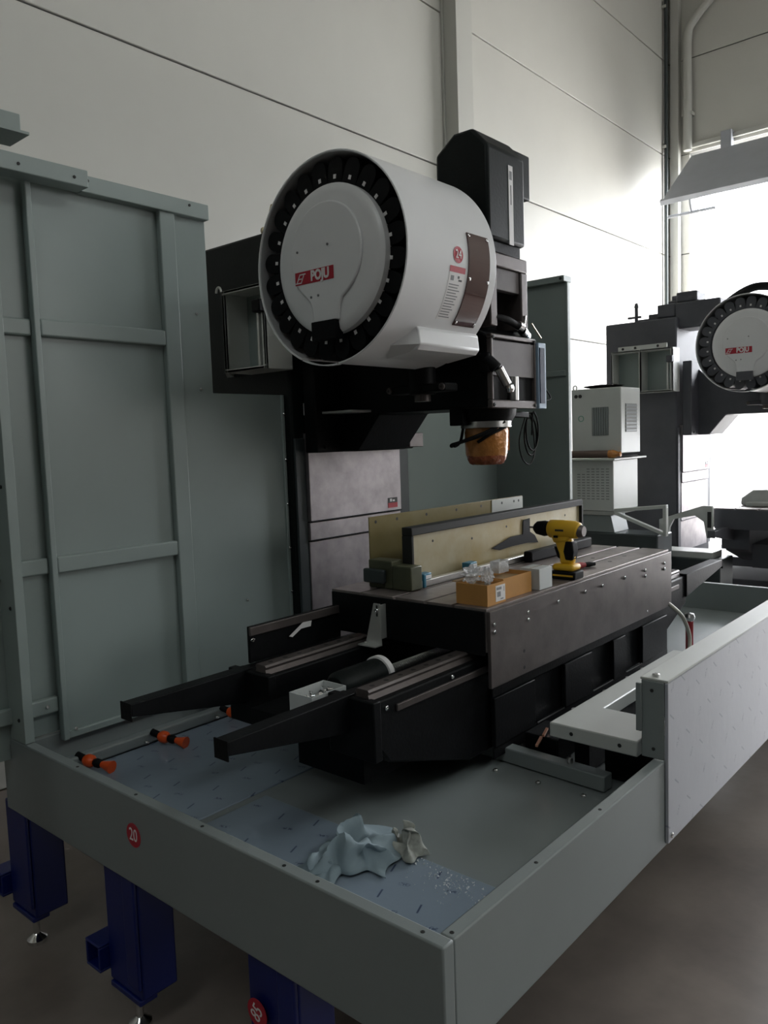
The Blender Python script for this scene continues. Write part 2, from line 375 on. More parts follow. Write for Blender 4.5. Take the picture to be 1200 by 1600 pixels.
MB().box(X0+0.033, X1-0.033, Y0+0.033, 2.485, ZB, FZ-0.012).build('pan_floor', 'paint', T)
fl = MB().box(1.083, 1.86, 1.835, 2.455, FZ-0.012, FZ).build('floor_plate', 'filmf', T, bevel=0.002)
MB().box(1.083, 1.49, 0.841, 1.80, FZ-0.012, FZ).build('floor_plate', 'filmf', T, bevel=0.002)
MB().box(1.49, 2.30, 0.841, 1.80, FZ-0.012, FZ-0.003).build('floor_plate', 'paint', T, bevel=0.002)
MB().box(3.3, 4.687, 0.841, 2.455, FZ-0.012, FZ).build('floor_plate', 'paint', T, bevel=0.002)
MB().box(1.083, 1.95, 1.80, 1.835, FZ-0.012, FZ-0.004).build('joint_strip', 'paint', T, bevel=0.001)
for x, y in ((1.066, 2.11), (1.066, 1.811), (1.066, 1.527), (1.066, 1.24), (1.066, 1.139), (1.066, 0.866), (1.097, 0.823), (1.398, 0.823), (1.697, 0.823)):
    bolt(T, (x, y, ZT), (0, 0, 1), 0.0045, 0.0012, 'dark', 'rim_hole')
for y in (1.345, 1.193, 1.043): bolt(T, (2.046, y, FZ-0.003), (0, 0, 1), 0.008, 0.007, 'steel')
# number sticker on the tray side
MB().cyl((X0, 1.806, 0.624), (X0-0.0012, 1.806, 0.624), 0.032, n=32).build('number_sticker', 'red', T)
text('sticker_digits', '20', 0.048, 'print', T, (X0-0.0018, 1.806, 0.624), (0, -1, 0), (0, 0, 1), sx=0.8)
# legs
def leg(y, x=1.075, pocket=True):
    l = MB().box(x, x+0.11, y-0.085, y+0.085, 0.125, ZB).build('leg', 'blue', T, bevel=0.006)
    MB().box(x-0.012, x, y-0.085, y-0.028, 0.16, ZB).build('leg_flange', 'blue', l, bevel=0.004)
    MB().box(x-0.006, x+0.05, y-0.075, y+0.075, 0.108, 0.125).build('leg_sole', 'blue', l, bevel=0.004)
    if pocket:
        MB().frame((y+0.085, y+0.16, 0.15, 0.23), (y+0.093, y+0.152, 0.158, 0.222), 'x', x-0.03, x+0.08).build('side_pocket', 'blue', l, bevel=0.003)
    fx = x+0.035
    MB().cyl((fx, y, 0.02), (fx, y, 0.108), 0.011, n=14).build('foot_screw', 'chrome', l)
    MB().lathe([(0.032, 0.0), (0.032, 0.012), (0.014, 0.026), (0.011, 0.03)], (fx, y, 0), 'z', 20).build('foot_pad', 'chrome', l)
    return l
leg(2.555); leg(1.938); l3 = leg(1.31, pocket=False)
for y in (2.3, 1.1): leg(y, 4.5, False)
MB().cyl((1.063, 1.352, 0.341), (1.0618, 1.352, 0.341), 0.033, n=32).build('number_sticker', 'red', l3)
text('sticker_digits', '85', 0.048, 'print', l3, (1.0612, 1.352, 0.341), (0, -0.45, 0.9), (0, 0.9, 0.45), sx=0.8)

# loose light bar on the tray floor
t = thing('steel_bar', 'grey painted bar lying on the tray floor below the saddle', 'bar', (2.15, 1.3, FZ))
MB().obox((2.135, 1.275, FZ+0.0245), (0.06, 1, 0), (1, -0.06, 0), (0, 0, 1), 0.275, 0.024, 0.024).build('bar', 'paint', t, bevel=0.004)
bolt(t, (2.13, 1.13, FZ+0.0485), (0, 0, 1), 0.009, 0.016, 'steel')

# flushing nozzles along the tray's rear ledge
def nozzle(x, y, z, lab):
    t = thing('flush_nozzle', lab, 'nozzle', (x, y, z), 'orange flushing nozzles on the tray ledge')
    p = Vector((x, y, z)); d = Vector((0.30, -0.95, -0.10)).normalized()
    MB().cyl(p+Vector((-0.01, 0.03, 0.012)), p+d*0.012, 0.012, n=14).build('elbow', 'rubber', t)
    MB().tube([p+d*0.0, p+d*0.012, p+d*0.03, p+d*0.04], [0.014, 0.021, 0.021, 0.014], 16).build('ring_nut', 'nozzle', t)
    MB().tube([p+d*0.038, p+d*0.05, p+d*0.062, p+d*0.075], [0.010, 0.015, 0.015, 0.009], 14).build('ball_link', 'rubber', t)
    MB().tube([p+d*0.07, p+d*0.08, p+d*0.10, p+d*0.115], [0.010, 0.012, 0.017, 0.021], 16).build('nozzle_tip', 'nozzle', t)
    bolt(t, p+Vector((-0.045, 0.012, -0.016)), (0, 0, 1), 0.008, 0.008, 'steel')
nozzle(1.262, 2.445, 0.60, 'orange flushing nozzle nearest the tray rim with the 20 sticker')
nozzle(1.535, 2.425, 0.60, 'middle one of the three orange flushing nozzles on the tray ledge')
nozzle(1.845, 2.43, 0.60, 'orange flushing nozzle half hidden behind the black left support arm')

# ================================================================== REAR GUARD PANELS
YP = 2.47
G = thing('rear_guard_panel', 'pale grey-green framed guard panel behind the tray with cross rails', 'guard panel', (1.5, YP+0.02, 0.632))
MB().box(1.205, 1.745, YP+0.012, YP+0.016, 0.68, 2.47).build('sheet', 'guard', G)
MB().prism([(1.745, 0.632), (2.236, 0.632), (2.236, 1.82), (1.886, 1.82), (1.886, 2.47), (1.745, 2.47)], 'y', YP+0.002, YP+0.008).build('side_sheet', 'guard', G, bevel=0.002)
MB().box(2.222, 2.238, YP-0.006, YP+0.004, 0.64, 1.82).build('edge_flange', 'guard', G, bevel=0.003)
MB().box(1.205, 1.224, YP-0.012, YP+0.012, 0.677, 2.46).build('stile', 'guard', G, bevel=0.003)
MB().box(1.682, 1.745, YP-0.014, YP+0.012, 0.70, 2.455).build('stile', 'guard', G, bevel=0.004)
for z in (2.010, 1.255): MB().box(1.224, 1.682, YP-0.012, YP+0.012, z-0.027, z+0.027).build('cross_rail', 'guard', G, bevel=0.006, seg=3)
MB().box(1.224, 1.682, YP-0.004, YP+0.012, 0.677, 0.70).build('bottom_rail', 'guard', G, bevel=0.003)
MB().box(1.385, 1.888, YP-0.026, YP+0.03, 2.452, 2.507).build('header', 'guard', G, bevel=0.003)
for p in ((1.408, 2.49), (1.803, 2.49)): bolt(G, (p[0], YP-0.026, p[1]), (0, -1, 0), 0.005, 0.003, 'dark')
for z in (1.742, 1.554, 1.370, 1.187, 1.003): bolt(G, (2.231, YP-0.006, z), (0, -1, 0), 0.006, 0.006, 'chrome')
for p in ((2.001, 1.004), (2.005, 0.855), (1.829, 2.11), (1.83, 1.833)): bolt(G, (p[0], YP+0.002, p[1]), (0, -1, 0), 0.005, 0.005, 'steel')
bolt(G, (1.25, YP-0.004, 0.705), (0, -1, 0), 0.006, 0.005, 'steel')
G2 = thing('rear_guard_panel', 'neighbouring guard panel at the left edge with a bolted corner post', 'guard panel', (1.0, YP+0.04, 0.632))
MB().box(0.35, 1.048, YP+0.03, YP+0.036, 0.66, 2.47).box(1.048, 1.30, YP+0.03, YP+0.036, 0.705, 2.47).build('sheet', 'guard', G2)
MB().prism([(1.052, 2.40), (1.083, 2.40), (1.083, 2.43), (1.056, 2.50), (1.052, 2.50)], 'z', ZT+0.001, 2.44).build('corner_post', 'guard', G2, bevel=0.003)
for z in (2.010, 1.255, 0.80): MB().box(0.36, 1.204, YP+0.008, YP+0.03, z-0.026, z+0.026).build('cross_rail', 'guard', G2, bevel=0.006, seg=3)
MB().box(0.36, 1.383, YP-0.075, YP-0.002, 2.452, 2.505).build('header', 'guard', G2, bevel=0.003)
for x in (1.16, 1.336): bolt(G2, (x, YP-0.075, 2.475), (0, -1, 0), 0.005, 0.003, 'dark')
for z in (1.52, 1.149, 0.798): bolt(G2, (1.0525, 2.43, z), (-1, 0, 0), 0.006, 0.004, 'dark')
bolt(G2, (1.165, YP+0.008, 0.80), (0, -1, 0), 0.006, 0.005, 'steel')
G3 = thing('side_guard_panel', 'left side guard with a top beam just showing at the upper left corner', 'guard panel', (0.7, 2.05, 0.0))
MB().box(0.55, 0.958, 1.95, 2.02, 2.395, 2.435).box(0.50, 0.55, 1.95, 2.02, 0.0, 2.435).build('beam', 'guard', G3, bevel=0.003)
MB().prism([(0.55, 1.945), (0.975, 1.945), (0.975, 2.05), (0.55, 2.05)], 'z', 2.389, 2.3955).build('beam_lip', 'guard', G3)

# right guard of the enclosure: rear sheet behind the column plus side panel
G4 = thing('right_guard_panel', 'grey-green guard panel standing behind the right end of the work table', 'guard panel', (3.85, 2.3, 0.632))
MB().box(3.0, 3.856, YP+0.004, YP+0.010, 0.64, 2.42).build('rear_sheet', 'guard', G4)
MB().box(3.846, 3.856, 2.025, YP+0.004, 0.64, 2.41).build('side_sheet', 'guard', G4, bevel=0.002)
MB().box(3.815, 3.90, 2.022, YP+0.03, 2.41, 2.442).build('header', 'guard', G4, bevel=0.003)
MB().box(3.84, 3.87, 2.015, 2.03, 0.64, 2.41).build('front_flange', 'guard', G4, bevel=0.003)
MB().box(3.834, 3.846, 2.03, 2.46, 1.925, 1.955).build('cross_rail', 'guard', G4, bevel=0.004)
bolt(G4, (3.815, 2.04, 2.426), (-1, 0, 0), 0.008, 0.003, 'dark')
MB().box(2.985, 3.01, YP-0.002, YP+0.012, 0.64, 2.42).build('edge_flange', 'guard', G4, bevel=0.002)
for z in (1.5, 1.35): bolt(G4, (3.02, YP+0.003, z), (0, -1, 0), 0.005, 0.004, 'dark')

# ================================================================== MACHINE COLUMN
XL, XR, YF, YB = 2.24, 2.985, 2.43, 3.01
C1 = thing('machine_column', 'black machine column behind the tool magazine with stainless way cover', 'machine', (2.61, 2.7, 0.0))
MB().box(XL, XR, YF, YB, 0.574, 2.49).build('casting', 'blackg', C1, bevel=0.012)
MB().box(XL-0.02, XR+0.02, YF+0.065, YB+0.05, 0.0, 0.48).build('foot', 'black', C1, bevel=0.01)
for x0, x1 in ((XL+0.005, 2.30), (2.90, XR-0.005)): MB().box(x0, x1, YF-0.012, YF, 0.66, 1.64).build('guide_strip', 'colpaint', C1, bevel=0.003)
wc = [(1.289, 1.66, 2.402), (1.208, 1.285, 2.408), (0.905, 1.204, 2.414), (0.66, 0.901, 2.42)]
for i, (z0, z1, y) in enumerate(wc):
    p = MB().box(2.302, 2.898, y, YF, z0, z1).build('way_cover_plate', 'cover', C1, bevel=0.0025)
    MB().box(2.302, 2.898, y-0.004, y, z0, z0+0.004).build('wiper_lip', 'rubber', p)
    if i == 0:
        MB().box(2.80, 2.868, y-0.0012, y, 1.305, 1.352).build('warning_label', 'dark', p)
        MB().box(2.80, 2.868, y-0.0018, y-0.0012, 1.305, 1.328).build('label_band', 'red', p)
        MB().box(2.814, 2.828, y-0.0018, y-0.0012, 1.334, 1.347).box(2.834, 2.848, y-0.0018, y-0.0012, 1.334, 1.342).build('label_pictogram', 'print', p)
# feed motor and cables on the column top
zm = MB().box(2.52, 2.70, 2.46, 2.62, 2.49, 2.53).box(2.535, 2.685, 2.47, 2.61, 2.53, 2.66).build('feed_motor', 'black', C1, bevel=0.01)
MB().box(2.56, 2.66, 2.49, 2.59, 2.66, 2.70).build('motor_cap', 'black', zm, bevel=0.008)
MB().box(2.45, 2.52, 2.45, 2.85, 2.49, 2.53).build('cable_duct', 'black', C1, bevel=0.006)
# brass air unit
av = MB().cyl((2.30, 2.545, 2.49), (2.30, 2.545, 2.585), 0.013, n=12).build('air_valve', 'brass', C1)
MB().cyl((2.30, 2.60, 2.515), (2.30, 2.50, 2.515), 0.009, n=10).build('cross_pipe', 'brass', av)
MB().cyl((2.30, 2.602, 2.515), (2.30, 2.612, 2.515), 0.018, n=14).build('hand_knob', 'brass', av)
MB().cyl((2.30, 2.545, 2.585), (2.30, 2.545, 2.61), 0.019, 0.012, n=14).build('valve_cap', 'brass', av)
# light grey two-bay frame on the column's side
fr = MB()
x0, x1 = 2.10, 2.24
fr.frame((2.405, 2.665, 1.918, 2.25), (2.425, 2.65, 1.932, 2.236), 'x', x0, x0+0.012)
fr.box(x0, x1, 2.405, 2.417, 1.918, 2.25).box(x0, x1, 2.65, 2.665, 1.918, 2.25)
fr.box(x0, x1, 2.417, 2.65, 1.918, 1.93).box(x0, x1, 2.417, 2.65, 2.238, 2.25)
fo = fr.build('electrics_frame', 'lgrey', C1, bevel=0.002)
MB().prism([(x0, 2.665), (x0+0.012, 2.66), (2.24, 2.78), (2.24, 2.83)], 'z', 2.238, 2.25).prism([(x0, 2.665), (x0+0.012, 2.66), (2.24, 2.78), (2.24, 2.83)], 'z', 1.918, 1.93).build('angled_bay', 'lgrey', fo)
MB().box(2.222, 2.236, 2.417, 2.65, 1.93, 2.238).build('back_plate', 'guard', fo)
MB().box(2.10, 2.115, 2.44, 2.452, 1.93, 2.14).build('inner_rail', 'ltsteel', fo)
MB().box(2.07, 2.115, 2.40, 2.447, 2.135, 2.185).build('terminal_block', 'rubber', fo, bevel=0.006)
MB().tube([Vector((2.115, 2.70, 2.252))+Vector((0, -0.016*math.cos(R(a)), 0.022*math.sin(R(a)))) for a in range(0, 181, 20)], 0.005, 8).build('lifting_eye', 'ltsteel', fo)
MB().box(2.236, 2.2395, 2.50, 2.512, 1.735, 1.785).build('spare_tag', 'print', C1)
MB().box(2.312, 2.322, YF-0.003, YF, 1.735, 1.785).build('white_tag', 'print', C1)

# ================================================================== SPINDLE HEAD
XS, YS = 2.597, 1.715
S1 = thing('spindle_head', 'black spindle head reaching out over the table with an orange wrapped nose', 'spindle head', (XS, 1.9, 1.575))
hx0, hx1 = 2.435, 2.765
MB().prism([(1.60, 1.725), (1.60, 1.985), (1.66, 2.02), (2.26, 2.02), (2.34, 2.10), (2.36, 2.10), (2.36, 1.578), (2.25, 1.578), (2.12, 1.728)], 'x', hx0, hx1).build('head_casting', 'black', S1, bevel=0.008)
MB().box(2.285, 2.915, 2.33, 2.40, 1.578, 2.15).build('carriage_plate', 'black', S1, bevel=0.006)
MB().box(2.80, 2.90, 2.26, 2.33, 1.585, 1.65).build('wiper_bracket', 'dsteel', S1, bevel=0.004)
MB().box(2.32, 2.435, 2.16, 2.33, 1.735, 1.745).build('side_ledge', 'ltsteel', S1, bevel=0.002)
for i in range(5): bolt(S1, (2.33+i*0.13, 2.329, 1.60), (0, -1, 0), 0.008, 0.008, 'black')
# front face: bolted grey frame with inset plate above an open bay
yf = 1.585
fp = MB().frame((2.432, 2.745, 1.722, 1.988), (2.445, 2.735, 1.752, 1.972), 'y', yf-0.008, yf+0.014).build('face_frame', 'dsteel', S1, bevel=0.004)
MB().box(2.445, 2.735, yf-0.004, yf+0.010, 1.838, 1.966).build('cover_plate', 'hplate', fp, bevel=0.003)
MB().box(2.445, 2.735, yf+0.008, yf+0.014, 1.752, 1.838).build('bay', 'rubber', fp)
MB().cyl((2.585, yf+0.0, 1.752), (2.585, yf+0.0, 1.838), 0.022, n=20).build('drawbar_tube', 'steel', fp)
for x, z in ((2.444, 1.976), (2.733, 1.976), (2.444, 1.734), (2.733, 1.734)): bolt(fp, (x, yf-0.008, z), (0, -1, 0), 0.007, 0.004, 'dark')
# coolant nozzle hanging at the head's near corner
nz = MB().cyl((2.43, 1.60, 1.90), (2.445, 1.565, 1.862), 0.022, n=16).build('coolant_hose', 'rubber', S1)
MB().box(2.415, 2.45, 1.58, 1.62, 1.85, 1.92).build('hose_block', 'rubber', nz, bevel=0.006)
MB().cyl((2.452, 1.56, 1.862), (2.482, 1.545, 1.805), 0.017, n=18).build('nozzle_barrel', 'steel', nz)
MB().lathe([(0.0, -0.016), (0.012, -0.012), (0.017, 0), (0.012, 0.012), (0, 0.016)], (2.492, 1.54, 1.79), 'z', 14).build('nozzle_ball', 'chrome', nz)
# spindle nose and its orange wrap
MB().lathe([(0.118, 1.728), (0.114, 1.70), (0.100, 1.678)], (XS, YS, 0), 'z', 48).build('nose_housing', 'black', S1)
MB().box(2.46, 2.50, 1.73, 1.79, 1.665, 1.73).build('sensor_block', 'black', S1, bevel=0.004)
MB().lathe([(0.09, 1.68), (0.098, 1.678), (0.098, 1.655), (0.09, 1.653)], (XS, YS, 0), 'z', 48).build('nose_ring', 'steel', S1)
def jit(a, j):
    k = max(0, j-3)
    return 1+0.012*math.sin(5*a+j)+0.035*k*0.5*math.sin(7*a+1.3*j)*math.sin(3*a)
ow = MB().lathe([(0.083, 1.655), (0.085, 1.64), (0.083, 1.59), (0.081, 1.558), (0.078, 1.546)], (XS, YS, 0), 'z', 64, jit=jit).build('spindle_wrap', 'orange', S1)
MB().lathe([(0.079, 1.548), (0.075, 1.532), (0.066, 1.518), (0.054, 1.513), (0.03, 1.52), (0.0, 1.524)], (XS, YS, 0), 'z', 64, jit=lambda a, j: 1+0.06*min(j, 3)/3*(math.sin(8*a)+0.5*math.sin(13*a+1))).build('wrap_gather', 'amber', ow)
MB().obox((XS+0.07, YS-0.055, 1.61), (0.8, 0.6, 0), (0, 0, 1), (0.6, -0.8, 0), 0.02, 0.045, 0.003).build('wrap_flap', 'orange', ow)
# cable loops at the nose
for k in range(2):
    MB().tube(smooth_path([(2.58, 1.62, 1.675), (2.52, 1.66, 1.64-k*0.008), (2.45+k*0.02, 1.73, 1.605), (2.425+k*0.02, 1.755, 1.595), (2.44+k*0.02, 1.765, 1.588), (2.50, 1.77, 1.605), (2.53, 1.775, 1.66)], 8), 0.0055, 8).build('sensor_cable', 'rubber', S1)
MB().tube(smooth_path([(2.515, 1.70, 1.60), (2.53, 1.655, 1.628), (2.58, 1.63, 1.65), (2.64, 1.628, 1.668)], 8), 0.006, 8).build('sensor_cable', 'rubber', S1)
# pale blue control screen plate at the head's far side
sp_ = MB().box(2.752, 2.81, 1.57, 1.60, 1.722, 1.975).build('side_panel', 'bluep', S1, bevel=0.003)
MB().box(2.758, 2.792, 1.566, 1.572, 1.742, 1.955).build('panel_inset', 'navy', sp_)
# spindle motor tower
mo = MB().prism([(1.60, 2.33), (1.60, 2.655), (1.665, 2.725), (1.745, 2.725), (1.83, 2.665), (1.83, 2.33)], 'x', 2.47, 2.722).build('spindle_motor', 'blackg', S1, bevel=0.012)
MB().box(2.705, 2.865, 1.66, 1.76, 2.545, 2.715).build('terminal_box', 'blackg', mo, bevel=0.006)
mp_ = MB().box(2.605, 2.635, 1.5985, 1.60, 2.325, 2.61).build('rating_plate', 'print', mo)
MB().box(2.612, 2.628, 1.5978, 1.5985, 2.56, 2.59).box(2.617, 2.623, 1.5978, 1.5985, 2.47, 2.54).build('plate_print', 'ink', mp_)
MB().box(2.49, 2.70, 1.61, 1.82, 2.285, 2.33).build('motor_flange', 'black', S1, bevel=0.006)
br = MB().box(2.47, 2.73, 1.60, 1.84, 2.235, 2.285).box(2.47, 2.515, 1.60, 1.84, 2.02, 2.235).box(2.685, 2.73, 1.60, 1.84, 2.02, 2.235).build('motor_bracket', 'dsteel', S1, bevel=0.005)
MB().box(2.515, 2.685, 1.61, 1.64, 2.155, 2.235).build('coupling_cover', 'hplate', br, bevel=0.003)
MB().cyl((2.60, 1.72, 2.02), (2.60, 1.72, 2.235), 0.05, n=20).build('coupling', 'rubber', br)
# hose on top of the head
hs = MB().tube(smooth_path([(2.42, 1.75, 2.03), (2.46, 1.64, 2.05), (2.56, 1.60, 2.05), (2.66, 1.60, 2.03), (2.72, 1.62, 2.02)], 8), 0.013, 10).build('top_hose', 'rubber', S1)
for p, q in (((2.645, 1.595, 2.035), (2.675, 1.597, 2.03)), ((2.70, 1.61, 2.022), (2.725, 1.615, 2.014)), ((2.735, 1.62, 2.012), (2.76, 1.625, 2.004))):
    MB().cyl(p, q, 0.018, n=14).build('hose_fitting', 'chrome', hs)
MB().cyl((2.70, 1.60, 2.03), (2.705, 1.595, 2.075), 0.005, n=8).build('fitting_lever', 'chrome', hs)
MB().cyl((2.755, 1.60, 2.05), (2.825, 1.60, 2.00), 0.0035, n=8).build('wire_end', 'brass', hs)
# cable coil hanging from the head
cc = [(2.80, 1.63, 1.70), (2.795, 1.63, 1.62)]
for t_ in range(0, 760, 20): cc.append((2.805+0.055*math.sin(R(t_))*0.8, 1.63+0.004*t_/180, 1.635+0.075*math.cos(R(t_))-0.02*(t_ > 360)))
MB().tube(smooth_path(cc, 2), 0.0035, 7).build('hanging_cable', 'rubber', S1)
MB().tube(smooth_path([(2.76, 1.64, 1.69), (2.715, 1.64, 1.60), (2.735, 1.64, 1.53), (2.79, 1.64, 1.505), (2.83, 1.64, 1.55), (2.82, 1.64, 1.65), (2.80, 1.64, 1.70)], 8), 0.0028, 7).build('hanging_cable', 'rubber', S1)
MB().tube(smooth_path([(2.805, 1.60, 1.83), (2.86, 1.60, 1.80), (2.895, 1.60, 1.765), (2.84, 1.60, 1.757), (2.79, 1.60, 1.757)], 8), 0.003, 7).build('loose_wire', 'rubber', S1)
MB().box(2.65, 2.76, 1.62, 1.66, 1.69, 1.712).build('clamp_bar', 'black', S1, bevel=0.004)
# tool change arm housing under the magazine
at = MB().cyl((2.30, 1.79, 1.78), (2.30, 1.79, 1.90), 0.05, n=24).box(2.25, 2.44, 1.75, 1.86, 1.90, 1.95).build('tool_arm', 'black', S1, bevel=0.004)
MB().cyl((2.30, 1.79, 1.755), (2.30, 1.79, 1.78), 0.03, n=20).build('arm_hub', 'dsteel', at)
MB().box(2.26, 2.34, 1.66, 1.92, 1.785, 1.815).build('gripper', 'black', at, bevel=0.006)
for y in (1.67, 1.91): bolt(at, (2.259, y, 1.80), (-1, 0, 0), 0.012, 0.008, 'dsteel')

# ================================================================== TOOL MAGAZINE
MY, MZ, MR = 1.819, 2.199, 0.333
MX0, MX1 = 1.86, 2.335
K1 = thing('tool_magazine', 'white drum tool magazine with a POJU logo and 24 sticker', 'tool magazine', (2.1, MY, MZ-MR))
def cy(a, r, x): return Vector((x, MY-r*math.cos(R(a)), MZ+r*math.sin(R(a))))
def shell(a0, a1, ri, ro, x0, x1, n):
    b = MB(); vs = []; fs = []
    for i in range(n+1):
        a = a0+(a1-a0)*i/n
        vs += [cy(a, ri, x0), cy(a, ro, x0), cy(a, ro, x1), cy(a, ri, x1)]
    for i in range(n):
        for j in range(4): fs.append((i*4+j, i*4+(j+1) % 4, i*4+4+(j+1) % 4, i*4+4+j))
    fs += [(0, 1, 2, 3), (n*4, n*4+3, n*4+2, n*4+1)]
    return b.add(vs, fs)
sh = shell(-84, 246, MR-0.006, MR, MX0, MX1, 96).build('drum_shell', 'white', K1, bevel=0.002)
shell(-83, 245, MR-0.0075, MR-0.0065, MX0+0.006, MX1-0.05, 96).build('drum_liner', 'liner', sh)
shell(247, 275, MR-0.004, MR, MX0, MX0+0.02, 8).build('lower_lip', 'white', sh)
MB().lathe([(0.0, MX1-0.05), (MR-0.007, MX1-0.05), (MR-0.007, MX1-0.04), (0, MX1-0.04)], (0, MY, MZ), 'x', 64).build('back_disc', 'black', K1)
# carousel with 24 pots
MB().lathe([(0.06, MX0+0.03), (0.262, MX0+0.03), (0.262, MX0+0.12), (0.06, MX0+0.12)], (0, MY, MZ), 'x', 64, closed=True).build('carousel', 'rubber', K1)
pot = MB()
pts = [(-0.031, -0.03), (0.031, -0.03)]+[(0.0315*math.cos(R(a)), 0.022+0.0315*math.sin(R(a))) for a in range(0, 181, 15)]
pot.prism([(u, v) for u, v in pts], 'x', 0.0, 0.11)
pm = pot.build('tool_pot', 'rubber', bevel=0.003); pmesh = pm.data; bpy.data.objects.remove(pm)
lb = MB().box(-0.0012, 0.0, -0.0055, 0.0055, -0.0065, 0.0065).build('pot_label', 'print'); lmesh = lb.data; bpy.data.objects.remove(lb)
for i in range(24):
    an = 2*math.pi*(i+0.5)/24
    o = bpy.data.objects.new('tool_pot', pmesh); COL.objects.link(o); o.parent = K1; ORG[o.name] = ORG[K1.name]
    o.location = Vector((MX0+0.018, MY+0.262*math.sin(an), MZ+0.262*math.cos(an)))-ORG[K1.name]; o.rotation_euler = (-an, 0, 0)
    q = bpy.data.objects.new('pot_label', lmesh); COL.objects.link(q); q.parent = o; q.location = (0, 0, -0.006)
# front cover disc with raised keyhole boss
DY, DZ, DR = 1.80, 2.195, 0.233
dc = MB().lathe([(0.0, 1.842), (DR-0.03, 1.842), (DR-0.01, 1.846), (DR, 1.856), (DR, 1.885)], (0, DY, DZ), 'x', 80).build('front_cover', 'white', K1)
kb = []
for a in range(-55, 236, 6): kb.append((DY+0.157*math.cos(R(a)), DZ+0.02+0.157*math.sin(R(a))))
kb += [(DY-0.066, 2.07), (DY-0.056, 2.045), (DY-0.050, 2.003), (DY+0.062, 2.003), (DY+0.066, 2.045), (DY+0.075, 2.07)]
MB().prism(kb, 'x', 1.832, 1.843).build('keyhole_boss', 'white', dc, bevel=0.0095, seg=6)
MB().box(1.822, 1.86, 1.757, 1.862, 1.945, 2.004).build('pot_window', 'rubber', dc, bevel=0.002)
for y, z in ((1.922, 2.235), (1.785, 2.238), (1.866, 2.085), (1.834, 2.087)): bolt(dc, (1.832, y, z), (-1, 0, 0), 0.004, 0.003, 'ink', 'screw')
# logo: red bar, emblem, POJU
LX = 1.8315; ly0, ly1, lz0, lz1 = 1.936, 1.762, 2.130, 2.171
lg = MB().box(LX-0.0006, LX, ly1, ly0, lz0, lz1).build('logo_bar', 'red', dc)
text('logo_lettering', 'POJU', 0.043, 'print', lg, (LX-0.0012, 1.8225, 2.1505), (0, -1, 0), (0, 0, 1), bold=0.0021, sx=0.84)
em = MB()
def par(y0, z0, y1, z1, w_):  # slanted stroke of the emblem, y runs to the right as it falls
    em.add([(LX-0.0014, y0, z0), (LX-0.0014, y0-w_, z0), (LX-0.0014, y1-w_, z1), (LX-0.0014, y1, z1),
            (LX-0.0006, y0, z0), (LX-0.0006, y0-w_, z0), (LX-0.0006, y1-w_, z1), (LX-0.0006, y1, z1)],
           [(0, 1, 2, 3), (7, 6, 5, 4), (0, 4, 5, 1), (1, 5, 6, 2), (2, 6, 7, 3), (3, 7, 4, 0)])
par(1.930, 2.1365, 1.914, 2.1645, 0.004); par(1.910, 2.1365, 1.897, 2.160, 0.004)
par(1.916, 2.1645, 1.8875, 2.1645, -0.0); em.box(LX-0.0014, LX-0.0006, 1.887, 1.915, 2.1605, 2.1645); em.box(LX-0.0014, LX-0.0006, 1.906, 1.934, 2.1345, 2.138)
em.box(LX-0.0014, LX-0.0006, 1.905, 1.920, 2.1475, 2.1505)
em.build('logo_emblem', 'print', lg, smooth=False)
# curved brown window on the drum's side
wn = shell(13, -38.5, MR+0.0005, MR+0.004, 2.170, 2.290, 28).build('acrylic_window', 'acrylic', K1)
for a in (11.5, -12, -36.5):
    for x in (2.178, 2.282):
        p = cy(a, MR+0.004, x); bolt(wn, p, p-Vector((p.x, MY, MZ)), 0.005, 0.003, 'chrome', 'screw')
# 24 sticker
def curved_patch(name, m, parent, x0, x1, a0, a1, lift, n=10):
    return shell(a0, a1, MR+lift-0.0004, MR+lift, x0, x1, n).build(name, m, parent)
st = MB(); vs = []; fs = []
for i in range(28):
    t_ = 2*math.pi*i/28; vs.append(cy(-0.7+math.degrees(0.026*math.sin(t_)/MR), MR+0.0012, 2.113+0.026*math.cos(t_)))
st.add(vs, [tuple(range(28))]); sto = st.build('number_sticker', 'red', K1, smooth=False)
text('sticker_digits', '24', 0.038, 'print', sto, cy(-0.7, MR+0.003, 2.113), (1, 0, 0), (0, 0, 1), sx=0.85)
# warning label
wl = curved_patch('warning_label', 'print', K1, 2.072, 2.155, -7.0, -36.4, 0.0008)
curved_patch('label_header', 'red', wl, 2.072, 2.155, -7.0, -10.2, 0.0014, 4)
curved_patch('label_pictogram', 'dark', wl, 2.118, 2.128, -11.8, -13.2, 0.0014, 3)
curved_patch('label_pictogram', 'dark', wl, 2.124, 2.142, -13.6, -14.6, 0.0014, 3)
curved_patch('label_pictogram', 'ink', wl, 2.082, 2.098, -12.0, -14.6, 0.0014, 3)
for i in range(13):
    a = -16.4-i*1.5
    curved_patch('label_line', 'ink', wl, 2.078, 2.078+random.uniform(0.045, 0.070), a, a-0.55, 0.0014, 2)
# white bracket box low on the drum's near side
bk = MB().prism([(1.578, 1.978), (1.566, 1.968), (1.560, 1.918), (1.575, 1.902), (1.70, 1.884), (1.70, 1.93)], 'x', 2.0, 2.335).build('cover_bracket', 'white', K1, bevel=0.006, seg=3)
MB().add([(2.0, 1.578, 1.978), (2.0, 1.560, 1.918), (2.0, 1.60, 1.90), (1.95, 1.64, 1.918), (2.0, 1.70, 1.884)], [(0, 1, 3), (1, 2, 3), (2, 4, 3), (0, 3, 4)]).build('bracket_cheek', 'white', bk)
# mount that ties the drum to the head
MB().box(2.29, 2.45, 1.72, 2.02, 2.02, 2.30).build('mounting_block', 'black', K1, bevel=0.008)

